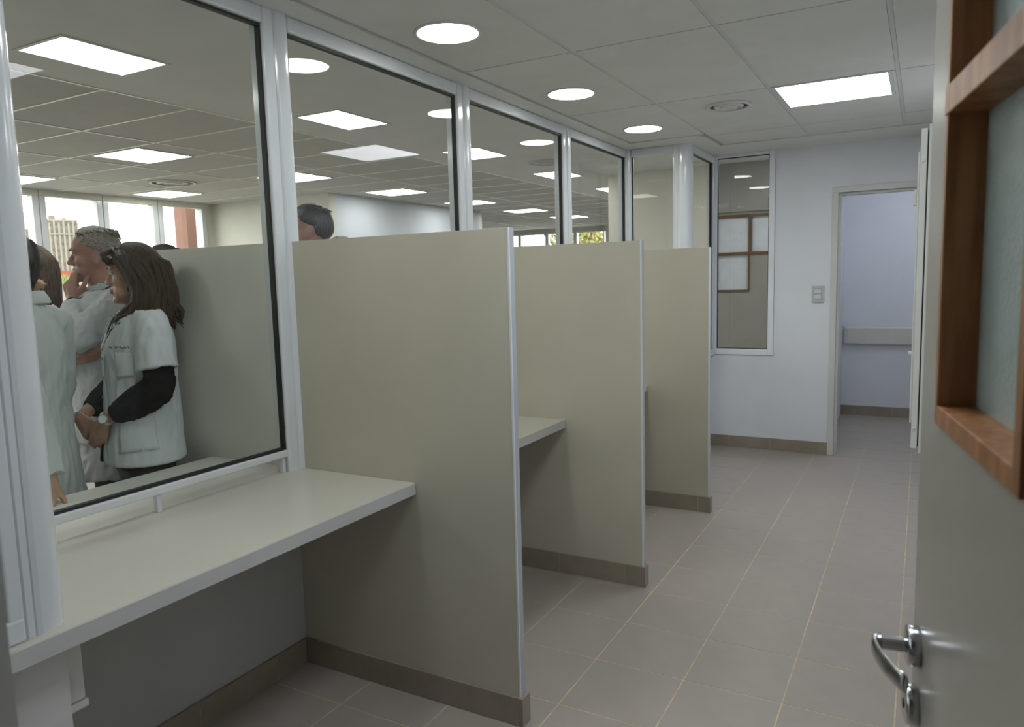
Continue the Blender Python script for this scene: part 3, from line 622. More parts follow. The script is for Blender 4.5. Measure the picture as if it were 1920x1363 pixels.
p = Vector((-126.697, 72.590, 3.446)); crown('garden_tree', 'bright green tree left of the other, below the red roof band', (p.x, p.y, 3.0), 1.0, 700, 'tree', LEAF, -14)
p = Vector((-8.394, 24.264, 2.752)); crown('garden_tree', 'yellow green tree outside the far window', (p.x, p.y, p.z), 1.15, 1600, 'tree', LEAFY, -14)
p0 = Vector((-7.825, 7.614, 2.465)); p1 = Vector((-7.597, 7.740, 2.458))
prism_pts = [(p0.x, p0.y), (p0.x + (p1.x - p0.x) * 0.62, p0.y + (p1.y - p0.y) * 0.62 - 0.10), (p1.x, p1.y), (p1.x - 0.30, p1.y + 0.10), (p0.x - 0.30, p0.y + 0.10)]
o = prism('terracotta_column', prism_pts[::-1], -14.0, 4.5, mat('terracotta_render', (0.19, 0.096, 0.070), 0.9, 0.06, 4)); tag(o, 'terracotta rendered column outside the hall window', 'column')

# ------------------------------------------------------------------ people: shapes are merged into one continuous skin by a voxel remesh
def v3(*a): return Vector(a)
def capsule(bm, p0, p1, r0, r1, sides=12):
    p0, p1 = Vector(p0), Vector(p1); d = p1 - p0
    if d.length < 1e-6: d = Vector((0, 0, 1e-4))
    n = d.normalized(); pts = []; rad = []
    for a in (80, 55, 30, 0): pts.append(p0 - n * r0 * math.sin(math.radians(a))); rad.append(max(r0 * math.cos(math.radians(a)), 1e-4))
    for a in (0, 30, 55, 80): pts.append(p1 + n * r1 * math.sin(math.radians(a))); rad.append(max(r1 * math.cos(math.radians(a)), 1e-4))
    tube(bm, pts, rad, sides)
def chain(bm, pts, rads, sides=12):
    for i in range(len(pts) - 1): capsule(bm, pts[i], pts[i + 1], rads[i], rads[i + 1], sides)
def ellipsoid(bm, c, r, M=None, seg=16, rings=10):
    c = Vector(c); M = M or Matrix.Identity(3); R = []
    for j in range(1, rings):
        t = math.pi * j / rings
        R.append([bm.verts.new(c + M @ Vector((r[0] * math.sin(t) * math.cos(2 * math.pi * i / seg), r[1] * math.sin(t) * math.sin(2 * math.pi * i / seg), r[2] * math.cos(t)))) for i in range(seg)])
    top = bm.verts.new(c + M @ Vector((0, 0, r[2]))); bot = bm.verts.new(c + M @ Vector((0, 0, -r[2])))
    for i in range(seg): bm.faces.new((top, R[0][i], R[0][(i + 1) % seg])); bm.faces.new((bot, R[-1][(i + 1) % seg], R[-1][i]))
    for a, b in zip(R, R[1:]):
        for i in range(seg): bm.faces.new((a[i], b[i], b[(i + 1) % seg], a[(i + 1) % seg]))
def loft(bm, secs, seg=28, power=2.3):
    """secs: (z, centre a, centre b, half depth a, half width b) stacked upwards"""
    R = []
    for (z, ca, cb, ha_, hb_) in secs:
        ring = []
        for i in range(seg):
            t = 2 * math.pi * i / seg; c, s_ = math.cos(t), math.sin(t)
            q = (abs(c) ** power + abs(s_) ** power) ** (-1 / power)
            ring.append(bm.verts.new((ca + ha_ * c * q, cb + hb_ * s_ * q, z)))
        R.append(ring)
    for a, b in zip(R, R[1:]):
        for i in range(seg): bm.faces.new((a[i], a[(i + 1) % seg], b[(i + 1) % seg], b[i]))
    bm.faces.new(R[0][::-1]); bm.faces.new(R[-1])
def skin(bm, name, m, parent, voxel, smooth=6, factor=0.5, folds=0.0, fscale=(9, 9, 3), cut=None, solid=0.0, hem=0.0):
    """voxel remesh -> smooth -> optional folds along the normal -> optional cutting of faces"""
    bmesh.ops.recalc_face_normals(bm, faces=bm.faces)
    me = bpy.data.meshes.new(name); bm.to_mesh(me); bm.free()
    o = bpy.data.objects.new(name, me); C.objects.link(o)
    md = o.modifiers.new('r', 'REMESH'); md.mode = 'VOXEL'; md.voxel_size = voxel; md.use_smooth_shade = True
    if smooth:
        ms = o.modifiers.new('s', 'SMOOTH'); ms.factor = factor; ms.iterations = smooth
    bpy.context.view_layer.update(); dg = bpy.context.evaluated_depsgraph_get()
    me2 = bpy.data.meshes.new_from_object(o.evaluated_get(dg)); bpy.data.objects.remove(o); bpy.data.meshes.remove(me)
    me2.name = name
    if folds or cut:
        b2 = bmesh.new(); b2.from_mesh(me2)
        if folds:
            b2.normal_update()
            mv = []
            for v in b2.verts:
                q = Vector((v.co.x * fscale[0], v.co.y * fscale[1], v.co.z * fscale[2]))
                n = 0.8 * noise.noise(q) + 0.9 * (0.5 - abs(noise.noise(q * 1.7 + Vector((5, 3, 1)))) * 2.2) + 0.35 * noise.noise(q * 4.1 + Vector((1, 7, 2)))
                mv.append(v.normal * (folds * n * (min(1.0, max(0.1, (v.co.z - hem) / 0.10)) if hem else 1.0)))
            for v, d_ in zip(b2.verts, mv): v.co += d_
        if cut:
            bmesh.ops.delete(b2, geom=[f for f in b2.faces if cut(f.calc_center_median())], context='FACES')
        b2.to_mesh(me2); b2.free()
    me2.materials.clear()
    for p_ in me2.polygons: p_.use_smooth = True
    ob = link(name, me2, m, parent)
    if solid:
        sd = ob.modifiers.new('thickness', 'SOLIDIFY'); sd.thickness = solid; sd.offset = -1
    return ob
def hand(bm, w, d, n, side, curl=(35, 40, 45, 50), joint=0.75, thumb=(0.75, 0.65, -0.25), sc=1.0, thumb_curl=15, spread=0.0):
    """palm and five fingers. w wrist, d towards the fingers, n out of the back of the hand, side: +1/-1 thumb direction along d x n"""
    w = Vector(w); d = Vector(d).normalized(); n = Vector(n); n = (n - d * n.dot(d)).normalized(); s = d.cross(n) * side
    off = (0.027, 0.009, -0.009, -0.026); pl = (0.088, 0.091, 0.086, 0.078); fl_ = (0.072, 0.080, 0.074, 0.058)
    for k in range(4):
        b0 = w + s * off[k] * 0.62 * sc + d * 0.008 * sc; b1 = w + d * pl[k] * sc + s * off[k] * sc
        capsule(bm, b0, b1, 0.0125 * sc, 0.0105 * sc, 10)
        p_ = b1; ang = 0.0; r = 0.0093 * sc * (0.9 if k == 3 else 1.0)
        sp = s * (off[k] * spread)
        for j, q in enumerate((0.46, 0.30, 0.24)):
            ang += math.radians(curl[k] * (1.0 if j == 0 else joint if j == 1 else joint * 0.7))
            e = p_ + ((d + sp) * math.cos(ang) - n * math.sin(ang)).normalized() * fl_[k] * q * sc
            capsule(bm, p_, e, r, r * 0.90, 10); p_ = e; r *= 0.90
    capsule(bm, w + d * 0.01, w + d * 0.055 * sc, 0.018 * sc, 0.016 * sc, 10)
    t0 = w + d * 0.018 * sc + s * 0.016 * sc - n * 0.004; td = (d * thumb[0] + s * thumb[1] + n * thumb[2]).normalized()
    t1 = t0 + td * 0.042 * sc; td2 = (td + d * math.sin(math.radians(thumb_curl)) - s * math.sin(math.radians(thumb_curl)) * 0.5).normalized()
    t2 = t1 + td2 * 0.032 * sc; t3 = t2 + td2 * 0.026 * sc
    chain(bm, [t0, t1, t2, t3], [0.0135 * sc, 0.0115 * sc, 0.0102 * sc, 0.0085 * sc], 10)
    return t3
class Head:
    """head space: x forward, y left, z up, origin at the chin level on the head axis"""
    def __init__(self, pos, yaw=0, pitch=0, sc=1.0, female=False):
        self.p = Vector(pos); self.R = Matrix.Rotation(yaw, 3, 'Z') @ Matrix.Rotation(pitch, 3, 'Y'); self.s = sc; self.female = female
    def at(self, x, y, z): return self.p + self.R @ (Vector((x, y, z)) * self.s)
    def inv(self, q): return (self.R.transposed() @ (q - self.p)) / self.s
    def shape(self, bm):
        F = self.female
        prof = [  # z, front, back, half width
            (-0.004, 0.066, 0.028, 0.020), (0.010, 0.081, 0.000, 0.036), (0.026, 0.082, -0.028, 0.047), (0.040, 0.081, -0.048, 0.053), (0.056, 0.084, -0.066, 0.058),
            (0.075, 0.083, -0.082, 0.064), (0.095, 0.081, -0.092, 0.069), (0.112, 0.079, -0.098, 0.0715), (0.124, 0.083, -0.101, 0.0735), (0.138, 0.091, -0.103, 0.0750), (0.155, 0.090, -0.102, 0.0755),
            (0.175, 0.083, -0.096, 0.073), (0.195, 0.069, -0.083, 0.065), (0.210, 0.049, -0.064, 0.051), (0.219, 0.025, -0.038, 0.033), (0.223, 0.006, -0.016, 0.014)]
        seg = 32; rings = []
        for (z, f, b, w) in prof:
            if F: w *= 0.95
            c = (f + b) / 2; h = (f - b) / 2; ring = []
            for i in range(seg):
                t = 2 * math.pi * i / seg; q = (abs(math.cos(t)) ** 2.25 + abs(math.sin(t)) ** 2.25) ** (-1 / 2.25)
                ring.append(bm.verts.new(self.at(c + h * math.cos(t) * q, w * math.sin(t) * q, z)))
            rings.append(ring)
        for a, b in zip(rings, rings[1:]):
            for i in range(seg): bm.faces.new((a[i], a[(i + 1) % seg], b[(i + 1) % seg], b[i]))
        bm.faces.new(rings[0][::-1]); bm.faces.new(rings[-1])
        A = self.at; k = self.s
        def cp(a, b, r0, r1): capsule(bm, A(*a), A(*b), r0 * k, r1 * k, 10)
        def el(c, r): ellipsoid(bm, A(*c), tuple(x * k for x in r), self.R, 12, 8)
        q_ = 0.004 if F else 0.0
        cp((0.083, 0, 0.122), (0.103 - q_, 0, 0.087), 0.0065, 0.0092); el((0.1045 - q_, 0, 0.083), (0.0100, 0.0095, 0.0085))
        for s_ in (-1, 1):
            el((0.094, s_ * 0.011, 0.078), (0.012, 0.008, 0.008)); el((0.080, s_ * 0.030, 0.139), (0.012, 0.026, 0.007))
            el((0.052, s_ * 0.038, 0.088), (0.029, 0.023, 0.026)); el((0.054, s_ * 0.026, 0.045), (0.027, 0.024, 0.030))
            el((0.071, s_ * 0.031, 0.1255), (0.011, 0.016, 0.0055)); el((0.070, s_ * 0.031, 0.109), (0.010, 0.015, 0.005))
            ellipsoid(bm, A(-0.006, s_ * 0.073, 0.096), (0.017 * k, 0.008 * k, 0.031 * k), self.R @ Matrix.Rotation(s_ * 0.35, 3, 'Z') @ Matrix.Rotation(-0.25, 3, 'Y'), 12, 8)
            el((0.002, s_ * 0.072, 0.075), (0.009, 0.006, 0.010))
        el((0.085, 0, 0.0535), (0.0125, 0.021, 0.006)); el((0.0845, 0, 0.0425), (0.0115, 0.019, 0.0065)); el((0.074, 0, 0.012), (0.016, 0.020, 0.015))
    def eyes(self, parent, brow):
        for s_ in (-1, 1):
            bm = bmesh.new(); ellipsoid(bm, self.at(0.0715, s_ * 0.031, 0.1165), (0.0115 * self.s,) * 3, self.R, 16, 10); e = fin(bm, 'eye', mat('eye_white', (0.55, 0.52, 0.50), 0.2), parent, True)
            bm = bmesh.new(); ellipsoid(bm, self.at(0.0798, s_ * 0.032, 0.1163), (0.0038 * self.s, 0.0052 * self.s, 0.0052 * self.s), self.R, 12, 8); fin(bm, 'iris', mat('iris_brown', (0.03, 0.018, 0.012), 0.15), e, True)
            bm = bmesh.new(); P_ = []; 
            for i in range(7):
                q = i / 6; P_.append(self.at(0.0835 - 0.011 * q ** 2, s_ * (0.020 + 0.026 * q), 0.1205 + 0.003 * math.sin(q * math.pi) - 0.002 * q))
            tube(bm, P_, [0.0012, 0.002, 0.0022, 0.0022, 0.002, 0.0016, 0.0010], 6); fin(bm, 'eyelashes', mat('lash_dark', (0.015, 0.012, 0.010), 0.5), parent, True)
            bm = bmesh.new(); P_ = []
            for i in range(8):
                q = i / 7; P_.append(self.at(0.0945 - 0.022 * q ** 1.8, s_ * (0.013 + 0.040 * q), 0.1365 + 0.006 * math.sin(q * math.pi * 0.8)))
            tube(bm, P_, [0.0018, 0.0034, 0.0036, 0.0034, 0.003, 0.0026, 0.002, 0.001], 6); fin(bm, 'eyebrow', brow, parent, True)
    def cap(self, bm, mask, thick=0.016, jit=0.004, seg=64, rings=40, seed=0.0):
        """closed hair cap: an inflated skull that dips below the skin where mask <= 0"""
        c = Vector((-0.006, 0, 0.128)); r = Vector((0.098, 0.0765, 0.099)); R = []
        for j in range(rings + 1):
            t = math.pi * j / rings; ring = []
            for i in range(seg):
                u = 2 * math.pi * i / seg; d = Vector((math.sin(t) * math.cos(u), math.sin(t) * math.sin(u), math.cos(t)))
                p_ = c + Vector((d.x * r.x, d.y * r.y, d.z * r.z)); m_ = max(-1.0, min(1.0, mask(p_)))
                n_ = noise.noise(Vector((u * 6 + seed, t * 3, seed))) * 0.6 + noise.noise(Vector((u * 16 + seed, t * 5, seed))) * 0.5
                e = (thick * (m_ ** 0.5) + jit * n_ * m_ - 0.002) if m_ > 0 else -0.002 + 0.03 * m_
                ring.append(bm.verts.new(self.at(*(p_ + d * e))))
            R.append(ring)
        for a, b in zip(R, R[1:]):
            for i in range(seg): bm.faces.new((a[i], b[i], b[(i + 1) % seg], a[(i + 1) % seg]))
        bmesh.ops.remove_doubles(bm, verts=bm.verts, dist=1e-5)
    def strand(self, bm, P_, r, n=10, sides=5):
        P_ = [Vector(p_) for p_ in P_]; Q = [P_[0] * 2 - P_[1]] + P_ + [P_[-1] * 2 - P_[-2]]; out = []; seg = len(P_) - 1
        for i in range(n + 1):
            t = i / n * seg; k = min(int(t), seg - 1); f = t - k; a, b, c, d = Q[k], Q[k + 1], Q[k + 2], Q[k + 3]
            out.append(0.5 * ((2 * b) + (c - a) * f + (2 * a - 5 * b + 4 * c - d) * f * f + (3 * b - a - 3 * c + d) * f ** 3))
        rad = [r * (0.45 + 0.55 * math.sin(min(1, i / n * 1.6) * math.pi / 2)) * (1.0 if i < n * 0.7 else max(0.12, (n - i) / (n * 0.3))) for i in range(n + 1)]
        tube(bm, [self.at(*q) for q in out], rad, sides)
def snap_patch(name, target, corners, m, parent, off=0.004, nu=10, nv=10, thick=0.003):
    """a flat piece of cloth laid on the surface of another mesh: four corners (bilinear), snapped to it"""
    bmt = bmesh.new(); bmt.from_mesh(target.data); tree = BVHTree.FromBMesh(bmt); bmt.free()
    bm = bmesh.new(); G = []; c = [Vector(q) for q in corners]
    for j in range(nv + 1):
        row = []
        for i in range(nu + 1):
            u, v = i / nu, j / nv
            p_ = c[0] * (1 - u) * (1 - v) + c[1] * u * (1 - v) + c[2] * u * v + c[3] * (1 - u) * v
            loc, nrm, _, _ = tree.find_nearest(p_)
            if (p_ - loc).dot(nrm) < 0: pass
            row.append(bm.verts.new(loc + nrm * off))
        G.append(row)
    for j in range(nv):
        for i in range(nu): bm.faces.new((G[j][i], G[j][i + 1], G[j + 1][i + 1], G[j + 1][i]))
    o = fin(bm, name, m, parent, True, recalc=False)
    s_ = o.modifiers.new('thickness', 'SOLIDIFY'); s_.thickness = thick; s_.offset = 0
    return o

COAT = mat('white_coat_cotton', (0.60, 0.635, 0.655), 0.85, 0.03, 8, 0.12, 300)
COAT2 = mat('greenish_white_coat', (0.55, 0.59, 0.575), 0.85, 0.03, 8, 0.12, 300)
SEAM = mat('coat_seam', (0.60, 0.64, 0.66), 0.85, 0.03)
BLACK = mat('black_knit', (0.008, 0.008, 0.009), 0.9, 0.2, 20, 0.1, 200, spec=0.15)
TROU = mat('dark_trousers', (0.022, 0.023, 0.025), 0.85, 0.2, 10)
BLUE = mat('petrol_blue_scrubs', (0.035, 0.09, 0.12), 0.8, 0.1)
SHIRT = mat('pale_blue_shirt', (0.50, 0.56, 0.62), 0.8, 0.04)
SHOE = mat('dark_shoe', (0.02, 0.018, 0.016), 0.4, 0.1)
def skin_mat(name, col, red): return mat(name, col, 0.45, 0.1, 22, 0.05, 160, second=red)
SK_W = skin_mat('tanned_skin', (0.46, 0.285, 0.19), (0.40, 0.225, 0.145))
SK_M = skin_mat('ruddy_skin', (0.42, 0.235, 0.175), (0.37, 0.185, 0.135))
LIP = mat('lip', (0.36, 0.13, 0.11), 0.4, 0.05)

def legs(bm, H, hw=0.09, r=0.0):
    for s_ in (-1, 1):
        chain(bm, [(0, s_ * hw, 0.51 * H), (0.012, s_ * hw, 0.28 * H), (-0.01, s_ * (hw + 0.005), 0.055 * H)], [0.082 + r, 0.055 + r, 0.038 + r])
def feet(bm, H, hw=0.095):
    for s_ in (-1, 1): chain(bm, [(-0.03, s_ * hw, 0.034), (0.08, s_ * (hw + 0.012), 0.028), (0.15, s_ * (hw + 0.018), 0.022)], [0.034, 0.036, 0.022])
def person(name, label, loc, face, H, head, arms, hands, female=False, skinm=SK_M, voxel=0.006, coat=None, coatm=COAT, torso=None, shoulder=0.17, group=None):
    """returns the root and its body mesh; all local: x forward, y left"""
    rz = math.atan2(face[1], face[0]); t = empty(name, (loc[0], loc[1], 0), rz); tag(t, label, 'person', group)
    bm = bmesh.new(); head.shape(bm)
    sz = 0.825 * H
    neck0 = v3(-0.016, 0, sz + 0.015); chain(bm, [neck0, head.at(-0.014, 0, 0.035)], [0.060 if not female else 0.048, 0.056 if not female else 0.043])
    k = shoulder / 0.17
    loft(bm, [(0.47 * H, 0, 0, 0.09, 0.15 * k), (0.52 * H, 0, 0, 0.105, 0.165 * k), (0.60 * H, 0, 0, 0.092, 0.135 * k), (0.68 * H, 0, 0, 0.105, 0.15 * k), (0.76 * H, -0.005, 0, 0.108, 0.165 * k), (0.80 * H, -0.015, 0, 0.085, 0.165 * k), (0.825 * H, -0.02, 0, 0.062, 0.12 * k), (0.85 * H, -0.02, 0, 0.045, 0.06)])
    legs(bm, H); feet(bm, H)
    for A_ in arms: chain(bm, A_, [0.046 * k, 0.040 * k, 0.027 * k] if not female else [0.036, 0.036, 0.024])
    for h in hands: hand(bm, **h)
    def body_cut(c): return False
    bd = skin(bm, 'body', [skinm, LIP], t, voxel, 6, 0.45)
    if LIP:
        for p_ in bd.data.polygons:
            q = head.inv(p_.center)
            if q.x > 0.080 and abs(q.y) < 0.0215 and 0.036 < q.z < 0.060 and q.x < 0.101 and abs(q.z - 0.048) < 0.011 - 8 * q.y * q.y: p_.material_index = 1
    bm = bmesh.new(); legs(bm, H, r=0.014); loft(bm, [(0.455 * H, 0, 0, 0.105, 0.165 * k), (0.52 * H, 0, 0, 0.118, 0.178 * k), (0.585 * H, 0, 0, 0.108, 0.158 * k)])
    skin(bm, 'trousers', TROU, t, 0.012, 3, 0.5)
    for s_ in (-1, 1):
        bm = bmesh.new(); hw = 0.095; chain(bm, [(-0.035, s_ * hw, 0.038), (0.08, s_ * (hw + 0.012), 0.034), (0.158, s_ * (hw + 0.018), 0.030)], [0.038, 0.042, 0.030]); skin(bm, 'shoe', SHOE, t, 0.010, 3, 0.5)
    return t, bd
def hairline_short(p_):
    x, y, z = p_
    if x > 0.045: return (z - 0.188) * 25 + (0.045 - x) * 6
    if x > -0.032: return (z - (0.152 - (0.045 - x) * 0.40)) * 30
    return (z - (0.060 + 0.03 * max(0, abs(y) - 0.03) / 0.05)) * 22

# ---- woman in the short sleeved white coat
fw = Vector((-0.40, -0.917)); 
hW = Head((-0.018, 0, 1.448), yaw=math.radians(-9), pitch=math.radians(2), sc=0.985, female=True)
aL = [v3(-0.03, 0.165, 1.375), v3(-0.035, 0.215, 1.115), v3(0.150, 0.105, 1.005)]; aR = [v3(-0.02, -0.165, 1.375), v3(0.02, -0.215, 1.12), v3(0.215, -0.040, 0.998)]
woman, wb1 = person('person', 'woman with shoulder length brown hair, short sleeved white coat over black sleeves, hands clasped', (-0.66, 1.868), fw, 1.67, hW, [aL, aR],
    [dict(w=aL[2], d=(0.28, -0.38, -0.88), n=(0.50, 0.80, -0.15), side=1, curl=(16, 18, 20, 24), thumb=(0.85, 0.40, -0.25), sc=0.93),
     dict(w=aR[2], d=(-0.30, 0.66, -0.68), n=(0.78, 0.48, 0.30), side=-1, curl=(26, 30, 34, 38), joint=0.9, thumb=(0.80, 0.55, 0.05), sc=0.98)],
    True, SK_W, 0.0052)
hW.eyes(woman, mat('brow_brown', (0.035, 0.022, 0.015), 0.7))
bm = bmesh.new()     # black blouse
loft(bm, [(0.80, 0.005, 0, 0.128, 0.180), (1.0, 0.0, 0, 0.122, 0.165), (1.12, -0.008, 0, 0.114, 0.152), (1.25, -0.010, 0, 0.116, 0.165), (1.33, -0.014, 0, 0.094, 0.150), (1.37, -0.020, 0, 0.066, 0.10), (1.405, -0.015, 0, 0.056, 0.062)])
chain(bm, [aL[0].lerp(aL[1], 0.15), v3(-0.035, 0.212, 1.15), v3(-0.022, 0.210, 1.112), v3(0.045, 0.172, 1.065), v3(0.092, 0.142, 1.036)], [0.048, 0.058, 0.064, 0.062, 0.050])
chain(bm, [aR[0].lerp(aR[1], 0.15), aR[1], v3(0.10, -0.14, 1.060), v3(0.145, -0.098, 1.035)], [0.048, 0.060, 0.058, 0.048])
blouse = skin(bm, 'blouse', BLACK, woman, 0.008, 3, 0.5, folds=0.005, fscale=(26, 26, 30))
bm = bmesh.new()     # coat
loft(bm, [(0.812, 0.006, 0, 0.160, 0.212), (0.90, 0.004, 0, 0.150, 0.200), (1.0, -0.004, 0, 0.142, 0.185), (1.12, -0.008, 0, 0.131, 0.170), (1.22, -0.010, 0, 0.132, 0.178), (1.28, -0.012, 0, 0.130, 0.182), (1.34, -0.018, 0, 0.114, 0.180), (1.385, -0.016, 0, 0.090, 0.150), (1.41, -0.02, 0, 0.074, 0.105), (1.432, -0.022, 0, 0.064, 0.068)], power=2.2)
for s_, A_ in ((1, aL), (-1, aR)):
    capsule(bm, A_[0] + v3(0.0, -s_ * 0.02, -0.004), A_[0].lerp(A_[1], 0.2), 0.066, 0.071, 20)
    tube(bm, [A_[0] + v3(0.0, s_ * 0.0, -0.02), A_[0].lerp(A_[1], 0.35), A_[0].lerp(A_[1], 0.72)], [0.060, 0.074, 0.080], 20)
def wcut(c):
    if c.z < 0.818 and False: return True
    if c.x > 0.02 and c.z > 1.25: return abs(c.y) < (c.z - 1.255) * 0.42
    if c.x > 0.05 and c.z < 1.10: return -0.012 - (1.10 - c.z) * 0.05 < c.y < 0.010 + (1.10 - c.z) * 0.20
    if c.z > 1.418: return True
    return False
coatW = skin(bm, 'coat', COAT, woman, 0.0075, 6, 0.5, folds=0.0055, fscale=(15, 15, 6), cut=wcut, solid=0.004, hem=0.812)
snap_patch('coat_pocket', coatW, [(0.110, 0.135, 1.035), (-0.01, 0.20, 1.03), (-0.02, 0.21, 0.880), (0.112, 0.145, 0.868)], COAT, woman, 0.003, thick=0.0018)
snap_patch('pocket_hem', coatW, [(0.112, 0.134, 1.038), (-0.012, 0.20, 1.033), (-0.012, 0.20, 1.010), (0.112, 0.134, 1.014)], COAT, woman, 0.005, 10, 3, 0.0015)
snap_patch('chest_pocket', coatW, [(0.105, 0.115, 1.262), (0.050, 0.172, 1.258), (0.050, 0.172, 1.165), (0.105, 0.118, 1.160)], COAT, woman, 0.0022, 8, 8, 0.0015)
snap_patch('lapel', coatW, [(0.02, 0.075, 1.425), (0.075, 0.070, 1.392), (0.135, 0.008, 1.262), (0.11, 0.055, 1.36)], COAT, woman, 0.006, 8, 8)
snap_patch('lapel', coatW, [(0.02, -0.075, 1.425), (0.075, -0.070, 1.392), (0.135, -0.008, 1.262), (0.11, -0.055, 1.36)], COAT, woman, 0.006, 8, 8)
snap_patch('placket', coatW, [(0.14, 0.012, 1.25), (0.14, 0.034, 1.25), (0.15, 0.085, 0.82), (0.15, 0.062, 0.82)], COAT, woman, 0.003, 4, 24, 0.002)
for z in (1.235, 1.165, 1.09, 0.98):
    bmt = bmesh.new(); bmt.from_mesh(coatW.data); tr = BVHTree.FromBMesh(bmt); bmt.free()
    l_, n_, _, _ = tr.find_nearest(v3(0.2, 0.024 + max(0, 1.10 - z) * 0.18, z)); bm = bmesh.new(); lathe(bm, [(0.006, 0.004), (0.006, 0.007), (0.003, 0.0085)], l_, n_, 14); fin(bm, 'snap_button', mat('snap_metal', (0.35, 0.36, 0.37), 0.3, metal=0.8), woman, True)
# stitched name over the pocket
tc_ = bpy.data.curves.new('name_stitching', 'FONT'); tc_.body = 'Dr. GA Vicidn Y'; tc_.size = 0.0135; tc_.extrude = 0.0006; tc_.align_x = 'CENTER'
to_ = bpy.data.objects.new('name_stitching', tc_); C.objects.link(to_); bpy.context.view_layer.update()
tme = bpy.data.meshes.new_from_object(to_.evaluated_get(bpy.context.evaluated_depsgraph_get())); bpy.data.objects.remove(to_)
bmt = bmesh.new(); bmt.from_mesh(coatW.data); tr = BVHTree.FromBMesh(bmt); bmt.free()
l_, n_, _, _ = tr.find_nearest(v3(0.088, 0.142, 1.275)); n_ = Vector((n_.x, n_.y, 0)).normalized(); xa = Vector((0, 0, 1)).cross(n_)
ns = link('name_stitching', tme, mat('black_thread', (0.01, 0.01, 0.012), 0.7), woman)
ns.matrix_local = Matrix(((xa.x, 0, n_.x, l_.x + n_.x * 0.008), (xa.y, 0, n_.y, l_.y + n_.y * 0.008), (0, 1, 0, l_.z), (0, 0, 0, 1)))
# watch, bracelet, ring
dL = (aL[2] - aL[1]).normalized(); wp = aL[2] - dL * 0.006
def torus(bm, c, axis, R_, r, seg=32, sides=8, sq=1.0):
    axis = Vector(axis).normalized(); t_ = axis.orthogonal().normalized(); s_ = axis.cross(t_); P_ = [Vector(c) + (t_ * math.cos(2 * math.pi * i / seg) + s_ * math.sin(2 * math.pi * i / seg)) * R_ for i in range(seg + 1)]
    tube(bm, P_, [r] * (seg + 1), sides, sq, axis)
bm = bmesh.new(); torus(bm, wp, dL, 0.0262, 0.0024, 36, 8, 3.2); wst = fin(bm, 'watch_strap', mat('white_strap', (0.72, 0.72, 0.70), 0.4), woman, True)
nW = Vector((0.45, 0.88, 0.15)); nW = (nW - dL * nW.dot(dL)).normalized()
bm = bmesh.new(); lathe(bm, [(0.0180, 0.018), (0.0188, 0.020), (0.0188, 0.0285), (0.0172, 0.030)], wp, nW, 28); fin(bm, 'watch_case', mat('watch_steel', (0.4, 0.4, 0.4), 0.3, metal=0.9), woman)
bm = bmesh.new(); lathe(bm, [(0.0150, 0.0295), (0.0150, 0.0308)], wp, nW, 24); fin(bm, 'watch_dial', mat('watch_dial_white', (0.75, 0.77, 0.76), 0.2), woman)
dR = (aR[2] - aR[1]).normalized()
bm = bmesh.new(); torus(bm, aR[2] - dR * 0.004, dR, 0.0272, 0.0020); fin(bm, 'bracelet', mat('silver_bracelet', (0.7, 0.7, 0.68), 0.25, metal=0.8), woman, True)
# hair
HAIRW = mat('brown_hair', (0.085, 0.048, 0.024), 0.55, 0.3, 5, 0.5, 90, stretch=(30, 30, 3), second=(0.030, 0.019, 0.012), ramp=(0.35, 0.70))
bm = bmesh.new(); rn = random.Random(3)
def wmask(p_):
    x, y, z = p_
    if x > 0.03: return (z - 0.182) * 22 + (0.05 - x) * 4
    return (z - 0.02) * 16 + (0.03 - x) * 12
hW.cap(bm, wmask, 0.017, 0.005, seed=2.0)
L_ = lambda a, b, t: a + (b - a) * t
for k in range(330):
    s_ = 1 if rn.random() < 0.56 else -1; u = rn.random() ** 0.85; j = lambda a: rn.uniform(-a, a)
    P_ = [(L_(0.070, -0.088, u) + j(.008), s_ * (0.012 + j(.01)), 0.219 - 0.055 * u * u + j(.004)),
          (L_(0.062, -0.118, u) + j(.012), s_ * (L_(0.074, 0.052, u) + j(.012)), L_(0.178, 0.145, u) + j(.012)),
          (L_(0.026, -0.132, u) + j(.014), s_ * (L_(0.090, 0.062, u) + j(.014)), 0.085 + j(.02)),
          (L_(0.020, -0.135, u) + j(.016), s_ * (L_(0.090, 0.068, u) + j(.016)), 0.0 + j(.025)),
          (L_(0.065, -0.142, u) + j(.022), s_ * (L_(0.094, 0.085, u) + j(.018)), L_(-0.065, -0.055, u) + j(.025)),
          (L_(0.100, -0.150, u) + j(.028), s_ * (L_(0.080, 0.095, u) + j(.018)), L_(-0.115, -0.090, u) + j(.03))]
    hW.strand(bm, P_, rn.uniform(0.007, 0.014))
for k in range(40):      # fringe sweeping forwards
    j = lambda a: rn.uniform(-a, a); q = rn.random()
    hW.strand(bm, [(0.035 + j(.012), 0.0 + j(.03), 0.217 + j(.004)), (0.080 + j(.008), 0.022 + j(.025), 0.206 + j(.006)), (0.104 + j(.006), 0.040 + j(.022), 0.184 + j(.008)), (0.092 - 0.03 * q + j(.006), 0.060 + j(.012), 0.158 + j(.012))], rn.uniform(0.004, 0.008), 8)
for k in range(70):      # fly-away tips
    j = lambda a: rn.uniform(-a, a); u = rn.random()
    hW.strand(bm, [(L_(0.04, -0.10, u), j(.06), 0.205 - 0.05 * u), (L_(0.03, -0.135, u) + j(.01), j(.08), 0.222 - 0.07 * u + j(.006)), (L_(0.0, -0.165, u) + j(.01), j(.09), 0.190 - 0.10 * u + j(.02))], 0.0009, 12, 4)
fin(bm, 'hair', HAIRW, woman, True)

